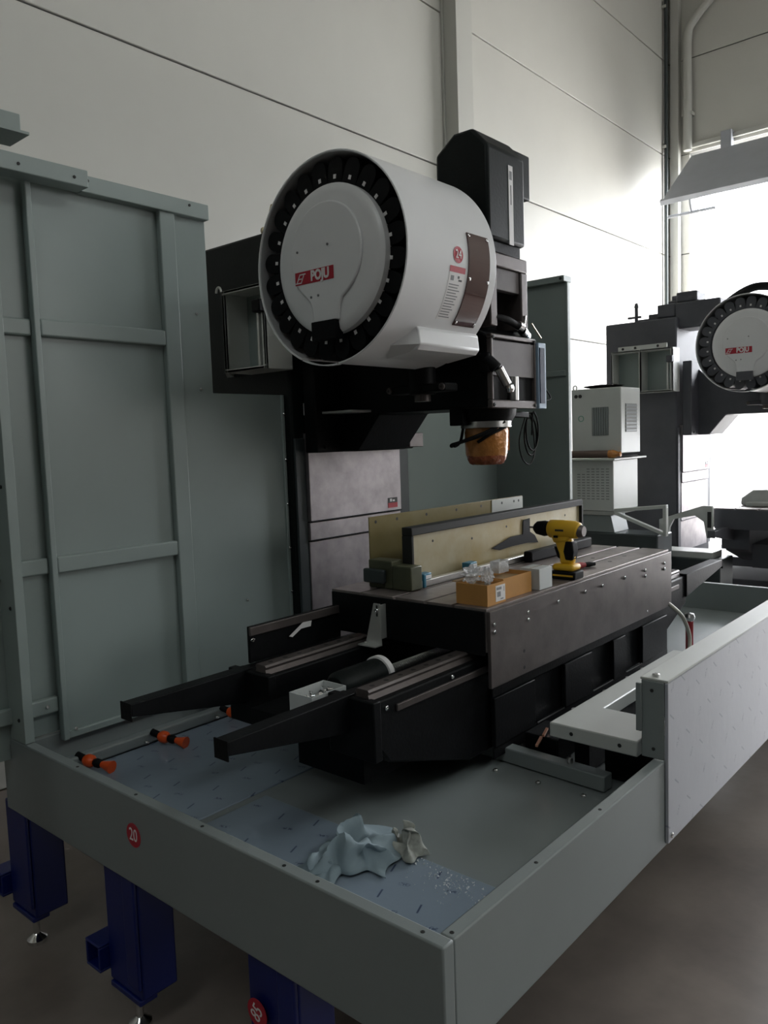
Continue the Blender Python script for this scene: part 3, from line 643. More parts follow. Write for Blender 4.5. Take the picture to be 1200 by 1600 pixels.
# ================================================================== WORK TABLE
W1 = thing('work_table', 'dark steel T-slotted work table carrying boxes and a cordless drill', 'work table', (2.7, 1.65, 0.95))
zt, zb = 1.10, 0.965
ys = [1.45, 1.56, 1.69, 1.84]
prof = [(1.325, zb), (1.325, zt-0.004)]
for y in ys: prof += [(y-0.006, zt), (y-0.006, zt-0.022), (y-0.014, zt-0.022), (y-0.014, zt-0.036), (y+0.014, zt-0.036), (y+0.014, zt-0.022), (y+0.006, zt-0.022), (y+0.006, zt)]
prof += [(1.98, zt), (1.98, zb)]
prof[1] = (1.325, zt)
MB().prism(prof, 'x', 1.985, 3.425).build('slotted_top', 'tabletop', W1, bevel=0.0015)
MB().box(2.02, 3.40, 1.36, 1.94, zb-0.005, zb).build('underside', 'black', W1)
MB().box(1.978, 1.9845, 1.33, 1.975, 0.955, 1.092).build('end_plate', 'black', W1, bevel=0.002)
ap = MB().box(1.985, 3.425, 1.312, 1.324, 0.853, 1.092).build('front_apron', 'dsteel', W1, bevel=0.002)
for x, zs in ((2.003, (1.051, 1.027)), (2.202, (1.051, 1.027)), (2.401, (1.051,)), (2.600, (1.051,)), (2.739, (1.051,)), (2.937, (1.051,)), (3.135, (1.051, 1.027)), (3.339, (1.051, 1.027))):
    for z in zs: bolt(ap, (x, 1.312, z), (0, -1, 0), 0.0065, 0.006, 'chrome')
for x, z in ((2.178, 0.93), (2.178, 0.876)): bolt(ap, (x, 1.312, z), (0, -1, 0), 0.006, 0.0008, 'dark', 'bolt_hole')
bolt(ap, (3.159, 1.312, 0.876), (0, -1, 0), 0.005, 0.003, 'chrome')
for x, y in ((3.05, 1.50), (3.0, 1.40), (2.92, 1.49), (3.16, 1.41)): bolt(W1, (x, y, zt), (0, 0, 1), 0.009, 0.0008, 'dark', 'tapped_hole')
tb = MB().add([(1.950, 1.752, 1.078), (1.950, 1.725, 1.078), (1.950, 1.722, 0.940), (1.950, 1.792, 0.940), (1.954, 1.752, 1.078), (1.954, 1.725, 1.078), (1.954, 1.722, 0.940), (1.954, 1.792, 0.940)],
     [(0, 1, 2, 3), (7, 6, 5, 4), (0, 4, 5, 1), (1, 5, 6, 2), (2, 6, 7, 3), (3, 7, 4, 0)]).box(1.918, 1.954, 1.722, 1.80, 0.936, 0.94).box(1.952, 1.98, 1.722, 1.726, 0.96, 1.075).build('trip_bracket', 'ltsteel', W1)
bolt(tb, (1.95, 1.737, 1.055), (-1, 0, 0), 0.008, 0.006, 'chrome'); bolt(tb, (1.94, 1.785, 0.94), (0, 0, 1), 0.007, 0.006, 'chrome')
MB().box(1.9492, 1.95, 1.734, 1.741, 1.035, 1.073).build('bracket_slot', 'dark', tb)

# ================================================================== SADDLE with rails, screw and support arms
A1 = thing('saddle', 'black saddle under the work table with guide rails and tapered support arms', 'machine', (2.6, 1.65, 0.574))
side = [(1.505, 0.93), (3.76, 0.93), (3.76, 0.80), (3.3, 0.63), (1.95, 0.63), (1.57, 0.75), (1.505, 0.83)]
def sideprism(y0, y1):
    n = len(side); b = MB()
    return b.add([(p[0], y0, p[1]) for p in side]+[(p[0], y1, p[1]) for p in side], [tuple(range(n)), tuple(range(2*n-1, n-1, -1))]+[(i, n+i, n+(i+1) % n, (i+1) % n) for i in range(n)])
sideprism(1.37, 1.515).build('near_beam', 'black', A1, bevel=0.006)
sideprism(1.79, 1.955).build('far_beam', 'black', A1, bevel=0.006)
MB().box(1.62, 3.70, 1.515, 1.79, 0.63, 0.80).build('web', 'black', A1)
MB().box(1.60, 3.65, 1.362, 1.370, 0.885, 0.905).build('side_lip', 'dsteel', A1, bevel=0.002)
for y0 in (1.395, 1.81):
    rl = MB().prism([(y0-0.004, 0.93), (y0+0.002, 0.944), (y0-0.002, 0.952), (y0+0.003, 0.958), (y0+0.042, 0.958), (y0+0.047, 0.952), (y0+0.043, 0.944), (y0+0.049, 0.93)], 'x', 1.52, 3.74).build('guide_rail', 'dsteel', A1)
    for i in range(12):
        if i < 7: bolt(rl, (1.56+i*0.06, y0+0.0225, 0.958), (0, 0, 1), 0.008, 0.0006, 'dark', 'rail_hole')
for x, z in ((1.56, 0.905), (1.86, 0.915)): bolt(A1, (x, 1.37, z), (0, -1, 0), 0.007, 0.006, 'chrome')
def arm(y0, y1, xr, xt):
    s_ = 1 if xr > xt else -1
    pts_ = [(xr, 0.94), (xt, 0.94), (xt, 0.905), (xr, 0.83)]
    b = MB().add([(p[0], y0, p[1]) for p in pts_]+[(p[0], y1, p[1]) for p in pts_], [(0, 1, 2, 3), (7, 6, 5, 4), (0, 4, 5, 1), (1, 5, 6, 2), (2, 6, 7, 3), (3, 7, 4, 0)])
    o = b.build('support_arm', 'black', A1, bevel=0.003)
    MB().box(min(xt, xt-s_*0.004), max(xt, xt-s_*0.004), y0-0.002, y1+0.002, 0.893, 0.942).build('arm_end_plate', 'black', o, bevel=0.001)
    return o
arm(1.45, 1.497, 1.53, 1.095); arm(1.88, 1.927, 1.53, 1.11)
arm(1.36, 1.42, 3.74, 4.25); arm(1.88, 1.93, 3.74, 4.25)
MB().box(1.50, 1.53, 1.36, 1.53, 0.77, 0.935).build('end_block', 'black', A1, bevel=0.004)
MB().box(1.50, 1.53, 1.775, 1.965, 0.77, 0.935).build('end_block', 'black', A1, bevel=0.004)
# far splash strip with paper tape
fs_ = MB().box(1.575, 1.99, 1.948, 1.958, 0.93, 1.048).build('splash_strip', 'black', A1, bevel=0.002)
MB().box(1.575, 1.99, 1.940, 1.949, 1.018, 1.046).build('strip_flange', 'dsteel', fs_, bevel=0.002)
MB().add([(1.735, 1.938, 0.985), (1.80, 1.938, 1.02), (1.84, 1.938, 1.018), (1.835, 1.938, 1.0), (1.79, 1.938, 1.0), (1.75, 1.938, 0.98), (1.735, 1.939, 0.985), (1.80, 1.939, 1.02), (1.84, 1.939, 1.018), (1.835, 1.939, 1.0), (1.79, 1.939, 1.0), (1.75, 1.939, 0.98)],
     [(0, 1, 2, 3, 4, 5), (11, 10, 9, 8, 7, 6)]).build('paper_tape', 'print', fs_, smooth=False)
bolt(fs_, (1.582, 1.94, 1.005), (-0.3, -1, 0), 0.007, 0.006, 'chrome')
# ball screw with bearing housing
bs = MB().lathe([(0.0, 1.60), (0.038, 1.60), (0.050, 1.615), (0.052, 1.66), (0.052, 1.80)], (0, 1.60, 0.90), 'x', 32).build('bearing_housing', 'blackg', A1)
MB().lathe([(0.053, 1.785), (0.058, 1.787), (0.058, 1.806), (0.03, 1.808)], (0, 1.60, 0.90), 'x', 36).build('white_collar', 'print', bs)
scr = [(1.80+i*0.009/12, 1.60+0.0135*math.cos(i*math.pi/6), 0.90+0.0135*math.sin(i*math.pi/6)) for i in range(540)]
sc_ = MB().cyl((1.80, 1.60, 0.90), (2.44, 1.60, 0.90), 0.0135, n=14).tube(scr, 0.0035, 5).build('ball_screw', 'steel', A1)
MB().box(1.60, 1.86, 1.54, 1.66, 0.80, 0.86).build('bearing_pedestal', 'black', A1, bevel=0.004)
MB().box(1.43, 1.62, 1.532, 1.774, 0.845, 0.862).build('front_shelf', 'black', A1)
# right end: hex-slot bracket and hose are separate things

# ---- box of screws between the rails
t = thing('screw_tray', 'small pale open box of loose screws between the two support arms', 'box', (1.51, 1.58, 0.863))
bx0, bx1, by0, by1 = 1.445, 1.58, 1.535, 1.625
MB().box(bx0, bx1, by0, by1, 0.863, 0.867).frame((bx0, bx1, by0, by1), (bx0+0.003, bx1-0.003, by0+0.003, by1-0.003), 'z', 0.867, 0.932).build('box', 'wbox', t)
for i in range(16):
    p = Vector((random.uniform(bx0+0.01, bx1-0.01), random.uniform(by0+0.01, by1-0.01), 0.908+random.uniform(0, 0.014)))
    dr = Vector((random.uniform(-1, 1), random.uniform(-1, 1), random.uniform(-0.2, 0.5))).normalized()
    MB().cyl(p-dr*0.009, p+dr*0.009, 0.0028, n=6).cyl(p+dr*0.009, p+dr*0.013, 0.006, n=8).build('screw', 'chrome', t)

# ================================================================== BASE
B1 = thing('machine_base', 'black cast machine base below the saddle with open window bays', 'machine', (2.6, 1.6, 0.0))
MB().box(2.10, 3.55, 1.42, 2.36, 0.0, 0.478).build('lower_casting', 'black', B1, bevel=0.01)
bb = MB().box(2.22, 3.5, 1.44, 2.36, 0.5585, 0.628).build('upper_casting', 'black', B1, bevel=0.004)
# front skirt under the table with window bays
fx = [2.06, 2.30, 2.52, 2.72, 2.92, 3.02, 3.20, 3.46]
bw = MB().box(2.05, 3.48, 1.352, 1.3575, 0.80, 0.838).box(2.05, 3.48, 1.352, 1.3575, 0.60, 0.64)
for i in range(0, len(fx), 2): bw.box(fx[i]-0.01, fx[i+1], 1.345, 1.36, 0.64, 0.80)
bw.build('front_skirt', 'black', B1, bevel=0.003)
for x0, x1 in ((2.30, 2.52), (2.72, 2.92), (3.02, 3.20)):
    MB().box(x0+0.02, x1-0.01, 1.348, 1.352, 0.64, 0.6435).build('sill_edge', 'steel', B1)
# pipes, valves and the copper-edged channel in the gutter
MB().tube(smooth_path([(2.21, 1.30, 0.60), (2.35, 1.31, 0.60), (2.6, 1.30, 0.61), (2.9, 1.31, 0.60), (3.3, 1.30, 0.60)], 6), 0.026, 12).build('gutter_pipe', 'rubber', B1)
MB().tube(smooth_path([(2.35, 1.24, 0.60), (2.55, 1.25, 0.625), (2.8, 1.24, 0.64), (3.05, 1.25, 0.62), (3.3, 1.24, 0.60)], 6), 0.018, 10).build('gutter_pipe', 'rubber', B1)
for x in (2.42, 2.66, 2.86, 3.0):
    v = MB().cyl((x, 1.26, 0.60), (x, 1.26, 0.665), 0.026, n=14).build('valve', 'blackg', B1)
    MB().cyl((x, 1.26, 0.665), (x, 1.26, 0.68), 0.014, n=10).build('valve_stem', 'steel', v)
MB().obox((2.145, 1.245, 0.655), (0.95, 0.3, 0.05), (-0.3, 0.95, 0), (0, 0, 1), 0.035, 0.004, 0.003).obox((2.215, 1.262, 0.66), (0.95, 0.3, 0.05), (-0.3, 0.95, 0), (0, 0, 1), 0.03, 0.004, 0.003).build('copper_edge', 'copper', B1)
MB().box(2.20, 2.34, 1.21, 1.33, FZ+0.001, 0.65).build('gutter_block', 'black', B1, bevel=0.004)

# ---- light grey U frame over the front gutter
t = thing('gutter_frame', 'light grey flat U-shaped frame lying between the table and the front guard', 'frame', (2.5, 1.0, 0.60))
MB().prism([(2.065, 0.888), (2.275, 0.888), (2.275, 1.085), (3.05, 1.085), (3.05, 1.162), (2.065, 1.162)], 'z', 0.715, 0.76).build('frame_plate', 'lgrey', t, bevel=0.004)
for y in (0.94, 1.09): bolt(t, (2.065, y, 0.738), (-1, 0, 0), 0.006, 0.001, 'dark', 'bolt_hole')
MB().box(2.19, 2.26, 0.90, 1.14, 0.672, 0.714).build('support_bar', 'black', t, bevel=0.003)
MB().box(2.20, 2.25, 0.90, 1.05, FZ+0.001, 0.672).build('support_bar', 'rubber', t, bevel=0.003)
MB().box(2.20, 3.04, 1.10, 1.15, FZ+0.001, 0.714).build('support_web', 'black', t)

# ---- front guard panel with protective film
Fp = thing('front_guard_panel', 'tall film-covered front guard panel on the right side of the tray', 'guard panel', (3.4, 0.81, 0.495))
MB().box(2.058, 4.75, 0.798, 0.8075, 0.495, 0.944).build('front_sheet', 'filmp', Fp, bevel=0.002)
MB().box(2.058, 4.75, 0.798, 0.876, 0.944, 0.951).build('top_flange', 'lgrey', Fp, bevel=0.002)
MB().box(2.056, 2.062, 0.809, 0.872, 0.728, 0.944).build('end_flange', 'paint', Fp, bevel=0.002)
MB().box(2.048, 2.056, 0.869, 0.885, 0.80, 0.935).build('end_lip', 'paint', Fp, bevel=0.002)
bolt(Fp, (2.085, 0.842, 0.951), (0, 0, 1), 0.010, 0.008, 'steel'); bolt(Fp, (2.075, 0.798, 0.515), (0, -1, 0), 0.008, 0.007, 'chrome')
bolt(Fp, (2.056, 0.838, 0.755), (-1, 0, 0), 0.005, 0.002, 'dark'); bolt(Fp, (2.056, 0.842, 0.918), (-1, 0, 0), 0.005, 0.002, 'dark')

# ================================================================== THINGS ON THE TABLE
# long oily channel and plate
t = thing('steel_channel', 'long oil-stained steel channel lying on its edge on the table', 'channel', (2.8, 1.76, zt))
x0, x1 = 2.155, 3.42
MB().box(x0, x1, 1.748, 1.754, zt+0.012, 1.288).build('web_plate', 'oily2', t, bevel=0.002)
MB().box(x0-0.012, x1+0.012, 1.735, 1.78, 1.283, 1.312).build('top_flange', 'oxide', t, bevel=0.003)
MB().box(x0-0.012, x0, 1.735, 1.78, zt+0.012, 1.283).build('end_flange', 'oxide', t, bevel=0.002)
MB().box(x1, x1+0.014, 1.735, 1.78, zt+0.001, 1.283).build('end_flange', 'oxide', t, bevel=0.002)
MB().box(x0-0.012, x1, 1.735, 1.78, zt+0.001, zt+0.012).build('bottom_flange', 'oxide', t, bevel=0.002)
for i in range(5): bolt(t, (2.28+i*0.25, 1.7475, 1.25-0.02*(i % 2)), (0, -1, 0), 0.005, 0.0006, 'dark', 'bolt_hole')
t = thing('steel_plate_guard', 'oily yellowish angle plate standing at the back of the table', 'plate', (2.6, 1.9, zt))
pb = MB().box(2.105, 3.155, 1.897, 1.902, zt+0.001, 1.347).build('plate', 'oily', t, bevel=0.001)
MB().box(2.105, 3.155, 1.885, 1.897, zt+0.001, zt+0.01).build('foot_flange', 'oily', t, bevel=0.001)
MB().box(2.90, 3.155, 1.8945, 1.8965, 1.28, 1.345).build('clean_patch', 'lgrey', pb)
for x in (2.14, 2.26, 2.44, 2.64, 2.82, 2.98, 3.08, 3.12): bolt(pb, (x, 1.897 if x < 2.9 else 1.8945, 1.327), (0, -1, 0), 0.006, 0.0008, 'dark', 'slot_hole')
t = thing('end_block', 'olive cast end block at the left end of the steel channel', 'block', (2.16, 1.86, zt))
MB().prism([(2.10, 1.735), (2.28, 1.735), (2.28, 1.785), (2.14, 1.785), (2.14, 1.884), (2.095, 1.884)], 'z', zt+0.001, 1.16).build('foot', 'olive', t, bevel=0.003) if False else None
MB().box(2.078, 2.140, 1.775, 1.884, zt+0.001, 1.20).build('upright', 'olive', t, bevel=0.004)
MB().box(2.078, 2.140, 1.690, 1.775, zt+0.001, 1.185).build('step', 'olive', t, bevel=0.004)
MB().box(2.058, 2.078, 1.80, 1.895, zt+0.02, 1.17).build('end_cap', 'colpaint', t, bevel=0.006)
# linear guide bars in front of the channel
t = thing('guide_bar', 'slim ground steel bar lying in front of the channel with two blue clips', 'bar', (2.7, 1.70, zt))
MB().box(2.145, 3.05, 1.703, 1.726, zt+0.001, zt+0.026).build('bar', 'steel', t, bevel=0.003)
for x, lab in ((2.155, 'teal-blue plastic clip at the left end of the guide bar'), (2.44, 'teal-blue plastic clip halfway along the guide bar')):
    c_ = thing('rail_clip', lab, 'clip', (x, 1.715, zt+0.026), 'blue clips on the guide bar')
    MB().box(x-0.006, x+0.05, 1.699, 1.731, zt+0.0265, zt+0.05).box(x-0.006, x+0.008, 1.690, 1.699, zt+0.002, zt+0.05).build('body', 'bclip', c_, bevel=0.003)
    MB().box(x+0.012, x+0.046, 1.6965, 1.699, zt+0.03, zt+0.043).build('white_tag', 'print', c_)
# black scrap film draped on the channel
t = thing('plastic_scrap', 'torn black plastic sheet hanging over the pale channel web', 'plastic scrap', (2.85, 1.74, zt))
ps = MB(); vs = []; fs = []
outl = [(2.66, 1.175), (2.74, 1.19), (2.80, 1.205), (2.90, 1.205), (2.905, 1.265), (2.955, 1.268), (2.955, 1.21), (3.0, 1.19), (3.03, 1.155), (2.93, 1.165), (2.80, 1.165), (2.72, 1.16)]
ps.add([(u, 1.742+0.002*math.sin(u*40), v) for u, v in outl]+[(u, 1.7445+0.002*math.sin(u*40), v) for u, v in outl],
       [tuple(range(12)), tuple(range(23, 11, -1))]+[(i, 12+i, 12+(i+1) % 12, (i+1) % 12) for i in range(12)])
ps.build('sheet', 'rubber', t)
t = thing('dark_profile', 'black bar resting on the table behind the cordless drill', 'bar', (3.1, 1.66, zt))
MB().prism([(2.82, 1.655), (3.36, 1.655), (3.36, 1.695), (2.82, 1.695)], 'z', zt+0.001, zt+0.045).build('bar', 'rubber', t, bevel=0.006)

# cardboard boxes
def carton(name, lab, x0, x1, y0, y1, h, m, openm=None):
    t = thing(name, lab, 'box', ((x0+x1)/2, (y0+y1)/2, zt))
    z0 = zt+0.0005
    if openm:
        MB().box(x0, x1, y0, y1, z0, z0+0.003).frame((x0, x1, y0, y1), (x0+0.003, x1-0.003, y0+0.003, y1-0.003), 'z', z0+0.003, z0+h).build('carton', m, t)
        MB().box(x0+0.004, x1-0.004, y1-0.003, y1+0.018, z0+h, z0+h+0.003).build('flap', openm, t)
        MB().box(x0+0.004, x1-0.004, y0+0.004, y1-0.004, z0+0.003, z0+h*0.8).build('contents', openm, t)
    else:
        MB().box(x0, x1, y0, y1, z0, z0+h).build('carton', m, t, bevel=0.0015)
        MB().box(x0+0.002, x1-0.002, (y0+y1)/2-0.001, (y0+y1)/2+0.001, z0+h, z0+h+0.0006).build('lid_seam', 'cardin', t)
    return t
t = carton('cardboard_box', 'open brown cardboard box with a white shipping label at the table corner', 2.012, 2.116, 1.338, 1.455, 0.066, 'card', 'cardin')
lbx = MB().box(2.058, 2.112, 1.3372, 1.338, zt+0.008, zt+0.058).build('shipping_label', 'print', t)
MB().box(2.063, 2.09, 1.3366, 1.3372, zt+0.044, zt+0.052).box(2.066, 2.085, 1.3366, 1.3372, zt+0.022, zt+0.038).box(2.104, 2.106, 1.3366, 1.3372, zt+0.036, zt+0.052).box(2.085, 2.10, 1.3366, 1.3372, zt+0.012, zt+0.016).build('label_print', 'ink', lbx)
t = carton('cardboard_box', 'brown cardboard box with open top between the labelled box and the white carton', 2.124, 2.298, 1.352, 1.455, 0.068, 'card', 'cardin')
t = carton('white_carton', 'small white carton next to the cordless drill', 2.322, 2.408, 1.335, 1.41, 0.072, 'wbox')

def crumple(name, m, parent, c, sx, sy, sz, seed, n=18, amp=0.45):
    rnd = random.Random(seed); ph = [(rnd.uniform(0, 6.28), rnd.uniform(2, 6), rnd.uniform(2, 6)) for _ in range(7)]
    b = MB(); vs = []; fs = []; rr = n; cc = n*2
    for i in range(rr+1):
        th = math.pi*i/rr
        for j in range(cc):
            f_ = 2*math.pi*j/cc; k = 1.0
            for p, u, v in ph: k += amp/4*abs(math.sin(u*th+p)*math.sin(round(v)*f_+p))-amp/10
            vs.append((c[0]+sx*k*math.sin(th)*math.cos(f_), c[1]+sy*k*math.sin(th)*math.sin(f_), c[2]+sz*k*math.cos(th)))
    for i in range(rr):
        for j in range(cc): fs.append((i*cc+j, i*cc+(j+1) % cc, (i+1)*cc+(j+1) % cc, (i+1)*cc+j))
    b.add(vs, fs); return b.build(name, m, parent, smooth=False)
t = thing('plastic_bag', 'crumpled clear plastic bag bulging out of the labelled cardboard box', 'bag', (2.06, 1.41, zt+0.06))
crumple('film', 'bag', t, (2.058, 1.425, zt+0.088), 0.030, 0.026, 0.026, 3, amp=0.9)
crumple('film', 'bag', t, (2.085, 1.385, zt+0.082), 0.020, 0.018, 0.022, 5, amp=1.0)
t = thing('plastic_sleeve', 'clear plastic sleeve standing on the middle cardboard box', 'sleeve', (2.25, 1.43, zt+0.07))
MB().frame((2.20, 2.26, 1.415, 1.45), (2.202, 2.258, 1.417, 1.448), 'z', zt+0.069, zt+0.108).build('sleeve', 'bag', t)

# ---- cordless drill
Dl = thing('cordless_drill', 'yellow and black cordless drill standing on its battery on the table', 'drill', (2.57, 1.36, zt))
DX = 2.575
bat = MB().box(DX-0.035, DX+0.035, 1.318, 1.415, zt+0.0005, zt+0.030).build('battery', 'rubber', Dl, bevel=0.005)
MB().box(DX-0.0365, DX-0.035, 1.326, 1.405, zt+0.012, zt+0.018).build('battery_stripe', 'yellow', bat)
MB().box(DX-0.034, DX+0.034, 1.325, 1.412, zt+0.030, zt+0.055).build('foot', 'yellow', Dl, bevel=0.012, seg=3)
MB().prism([(1.340, zt+0.05), (1.387, zt+0.05), (1.392, zt+0.09), (1.412, zt+0.142), (1.350, zt+0.150), (1.334, zt+0.12), (1.334, zt+0.08)], 'x', DX-0.018, DX+0.018).build('handle', 'yellow', Dl, bevel=0.012, seg=3)
MB().prism([(1.336, zt+0.068), (1.364, zt+0.068), (1.372, zt+0.10), (1.362, zt+0.14), (1.336, zt+0.135), (1.331, zt+0.10)], 'x', DX-0.021, DX+0.021).build('rubber_grip', 'rubber', Dl, bevel=0.006)
MB().prism([(1.384, zt+0.07), (1.398, zt+0.075), (1.412, zt+0.115), (1.398, zt+0.115)], 'x', DX-0.014, DX+0.014).build('front_grip', 'rubber', Dl, bevel=0.004)
MB().prism([(1.395, zt+0.128), (1.416, zt+0.132), (1.424, zt+0.152), (1.40, zt+0.152)], 'x', DX-0.008, DX+0.008).build('trigger', 'rubber', Dl, bevel=0.004)
zc_ = zt+0.178
bd = MB().tube([(DX, 1.316, zc_-0.004), (DX, 1.320, zc_-0.003), (DX, 1.335, zc_), (DX, 1.38, zc_), (DX, 1.428, zc_), (DX, 1.433, zc_)], [0.024, 0.029, 0.032, 0.034, 0.033, 0.029], 24).build('motor_body', 'yellow', Dl)
MB().prism([(1.352, zt+0.135), (1.41, zt+0.128), (1.425, zt+0.165), (1.345, zt+0.165)], 'x', DX-0.022, DX+0.022).build('gear_case', 'yellow', Dl, bevel=0.008)
MB().tube([(DX, 1.298, zc_-0.004), (DX, 1.306, zc_-0.004), (DX, 1.317, zc_-0.004)], [0.018, 0.022, 0.024], 20).build('motor_vent', 'dsteel', Dl)
MB().cyl((DX, 1.433, zc_), (DX, 1.443, zc_), 0.026, n=24).build('torque_collar', 'rubber', Dl)
MB().tube([(DX, 1.443, zc_), (DX, 1.455, zc_), (DX, 1.485, zc_+0.001), (DX, 1.496, zc_+0.002)], [0.027, 0.029, 0.024, 0.014], 20).build('chuck', 'rubber', Dl)
MB().cyl((DX, 1.495, zc_+0.002), (DX, 1.517, zc_+0.002), 0.0035, n=10).build('drill_bit', 'dsteel', Dl)
MB().box(DX-0.0345, DX-0.033, 1.362, 1.395, zc_-0.004, zc_+0.003).build('side_print', 'dark', bd)
MB().box(DX-0.0335, DX-0.031, 1.385, 1.402, zc_-0.028, zc_-0.020).build('gear_switch', 'rubber', Dl)
# ---- red screwdriver
t = thing('screwdriver', 'red handled tool lying on the table behind the drill', 'screwdriver', (2.78, 1.42, zt))
p, q = Vector((2.70, 1.468, zt+0.013)), Vector((2.86, 1.395, zt+0.011)); d = (q-p).normalized()
MB().tube([p, p+d*0.01, p+d*0.06, p+d*0.105, p+d*0.125], [0.008, 0.0125, 0.0115, 0.012, 0.009], 14).build('handle', 'redl', t)
MB().tube([p+d*0.125, p+d*0.145, p+d*0.172], [0.010, 0.0105, 0.007], 12).build('rubber_end', 'rubber', t)

# ================================================================== CLUTTER ON THE TRAY FLOOR
t = thing('crumpled_paper', 'crumpled blue-grey paper sheet on the tray floor near the corner', 'paper', (1.40, 1.30, FZ))
def rag(name, m, cx, cy_, w_, h_, ht, seed, rot, n=34):
    """a sheet crushed into sharp ridged folds, edges lifting here and there"""
    rnd = random.Random(seed)
    F_ = [(math.cos(a_), math.sin(a_), rnd.uniform(1.1, 3.0), rnd.uniform(0, 1)) for a_ in [rnd.uniform(0, 3.14) for _ in range(6)]]
    b = MB(); vs = []; fs = []; c, s = math.cos(rot), math.sin(rot)
    def tri(x): x = x % 1.0; return 1-abs(2*x-1)
    for side_ in (0, 1):
        for i in range(n+1):
            for j in range(n+1):
                u, v = i/n-0.5, j/n-0.5
                wu, wv = u+0.05*math.sin(7*v+seed), v+0.05*math.sin(6*u+2*seed)
                edge = 1-max(abs(u), abs(v))*2
                z = 0; wt = 0
                for q_, (a_, bb, fr_, p_) in enumerate(F_):
                    k_ = 1/(1+q_*0.6); z += k_*(0.5-0.5*math.cos(math.pi*tri(fr_*(a_*wu+bb*wv)+p_)))**1.3; wt += k_
                z = z/wt*1.7*ht*(0.12+0.88*min(1, edge*2.2))
                r_ = 1+0.16*math.sin(9*u+5*v+seed)+0.12*math.sin(11*v-4*u)
                px, py = u*w_*r_+0.25*z*math.sin(20*v+seed), v*h_*r_+0.25*z*math.cos(17*u)
                vs.append((cx+px*c-py*s, cy_+px*s+py*c, FZ+0.003+max(0, z)+side_*0.002))
    k = (n+1)*(n+1)
    for i in range(n):
        for j in range(n):
            q_ = i*(n+1)+j
            fs.append((q_, q_+1, q_+n+2, q_+n+1)); fs.append((k+q_, k+q_+n+1, k+q_+n+2, k+q_+1))
    ring = [i for i in range(n+1)]+[i*(n+1)+n for i in range(1, n+1)]+[n*(n+1)+j for j in range(n-1, -1, -1)]+[i*(n+1) for i in range(n-1, 0, -1)]
    for i in range(len(ring)):
        a, bb = ring[i], ring[(i+1) % len(ring)]; fs.append((a, bb, k+bb, k+a))
    return b.add(vs, fs).build(name, m, t)
rag('sheet', 'cloth', 1.405, 1.335, 0.21, 0.17, 0.06, 4, 0.5)
rag('sheet', 'cloth', 1.325, 1.365, 0.17, 0.11, 0.035, 9, 0.2)
t = thing('stained_rag', 'small stained rag beside the crumpled blue-grey paper', 'rag', (1.52, 1.25, FZ))
rag('rag', 'cloth2', 1.50, 1.265, 0.07, 0.13, 0.04, 6, -0.5)
cb_ = MB()
for i in range(190):
    u = random.gauss(0, 1); v = random.gauss(0, 1)
    p = Vector((1.44+0.028*u+0.02*v, 1.07+0.075*v-0.02*u, FZ+0.001))
    if p.x > 1.488: p.x = 1.485-random.random()*0.02
    s_ = random.uniform(0.0014, 0.0042); d = Vector((random.uniform(-1, 1), random.uniform(-1, 1), random.uniform(0.1, 0.9))).normalized()
    e = d.orthogonal().normalized()
    cb_.add([p, p+d*s_*1.6, p+e*s_, p+Vector((0, 0, s_))], [(0, 1, 2), (0, 2, 3), (0, 3, 1), (1, 3, 2)])
o = cb_.build('metal_chips', 'chips', None, smooth=False); tag(o, 'scattered glittering metal chips on the film by the tray corner', 'metal chips', kind='stuff')

# cream hose and its fitting at the table's right end
t = thing('cream_hose', 'thin cream hose curling down from the right end of the table', 'hose', (3.5, 1.28, 0.60))
MB().tube(smooth_path([(3.36, 1.345, 0.90), (3.42, 1.31, 0.85), (3.51, 1.295, 0.785), (3.575, 1.29, 0.70), (3.57, 1.285, 0.64), (3.52, 1.27, FZ+0.012)], 8), 0.009, 10).build('hose', 'cream', t)
t = thing('red_valve', 'small red valve below the saddle arm by the cream hose', 'valve', (3.66, 1.34, FZ))
MB().cyl((3.72, 1.34, FZ+0.001), (3.72, 1.34, 0.72), 0.018, n=14).build('stem', 'redl', t)
MB().lathe([(0.0, 0.72), (0.02, 0.724), (0.026, 0.74), (0.02, 0.756), (0, 0.76)], (3.72, 1.34, 0), 'z', 16).build('knob', 'steel', t)

# ================================================================== SECOND MACHINE AND ITS CABINETS
OFF = Vector((3.95, -0.10, 0))
def second(o, label, skip=(), off=OFF):
    c = copy_tree(o, None, skip); c.location = o.location+off; c['label'] = label; return c
C2 = second(C1, 'second black machine column standing beside the bright doorway', ('white_tag', 'spare_tag', 'air_valve'))
ORG[C2.name] = Vector(C2.location)
for ch in C2.children:
    if ch.name.startswith('electrics_frame'):
        f2 = ch
        for g_ in list(ch.children):
            if g_.name.startswith(('angled_bay', 'lifting_eye')): bpy.data.objects.remove(g_)
ORG[f2.name] = Vector(C2.location)
q0, q1 = 2.566, 2.80
MB().frame((q0, q1, 1.918, 2.25), (q0+0.006, q1-0.014, 1.932, 2.236), 'x', 6.05, 6.062).box(6.05, 6.188, q1-0.012, q1, 1.918, 2.25).box(6.05, 6.188, q0, q1-0.012, 1.918, 1.93).box(6.05, 6.188, q0, q1-0.012, 2.238, 2.25).build('second_bay', 'lgrey', f2, bevel=0.002)
MB().box(6.172, 6.186, q0, q1-0.012, 1.93, 2.238).build('back_plate', 'guard', f2)
MB().box(6.05, 6.06, 2.35, 2.74, 2.25, 2.285).build('bolt_flange', 'lgrey', f2, bevel=0.002)
for y in (2.70, 2.60, 2.42): bolt(f2, (6.05, y, 2.268), (-1, 0, 0), 0.010, 0.004, 'dark')
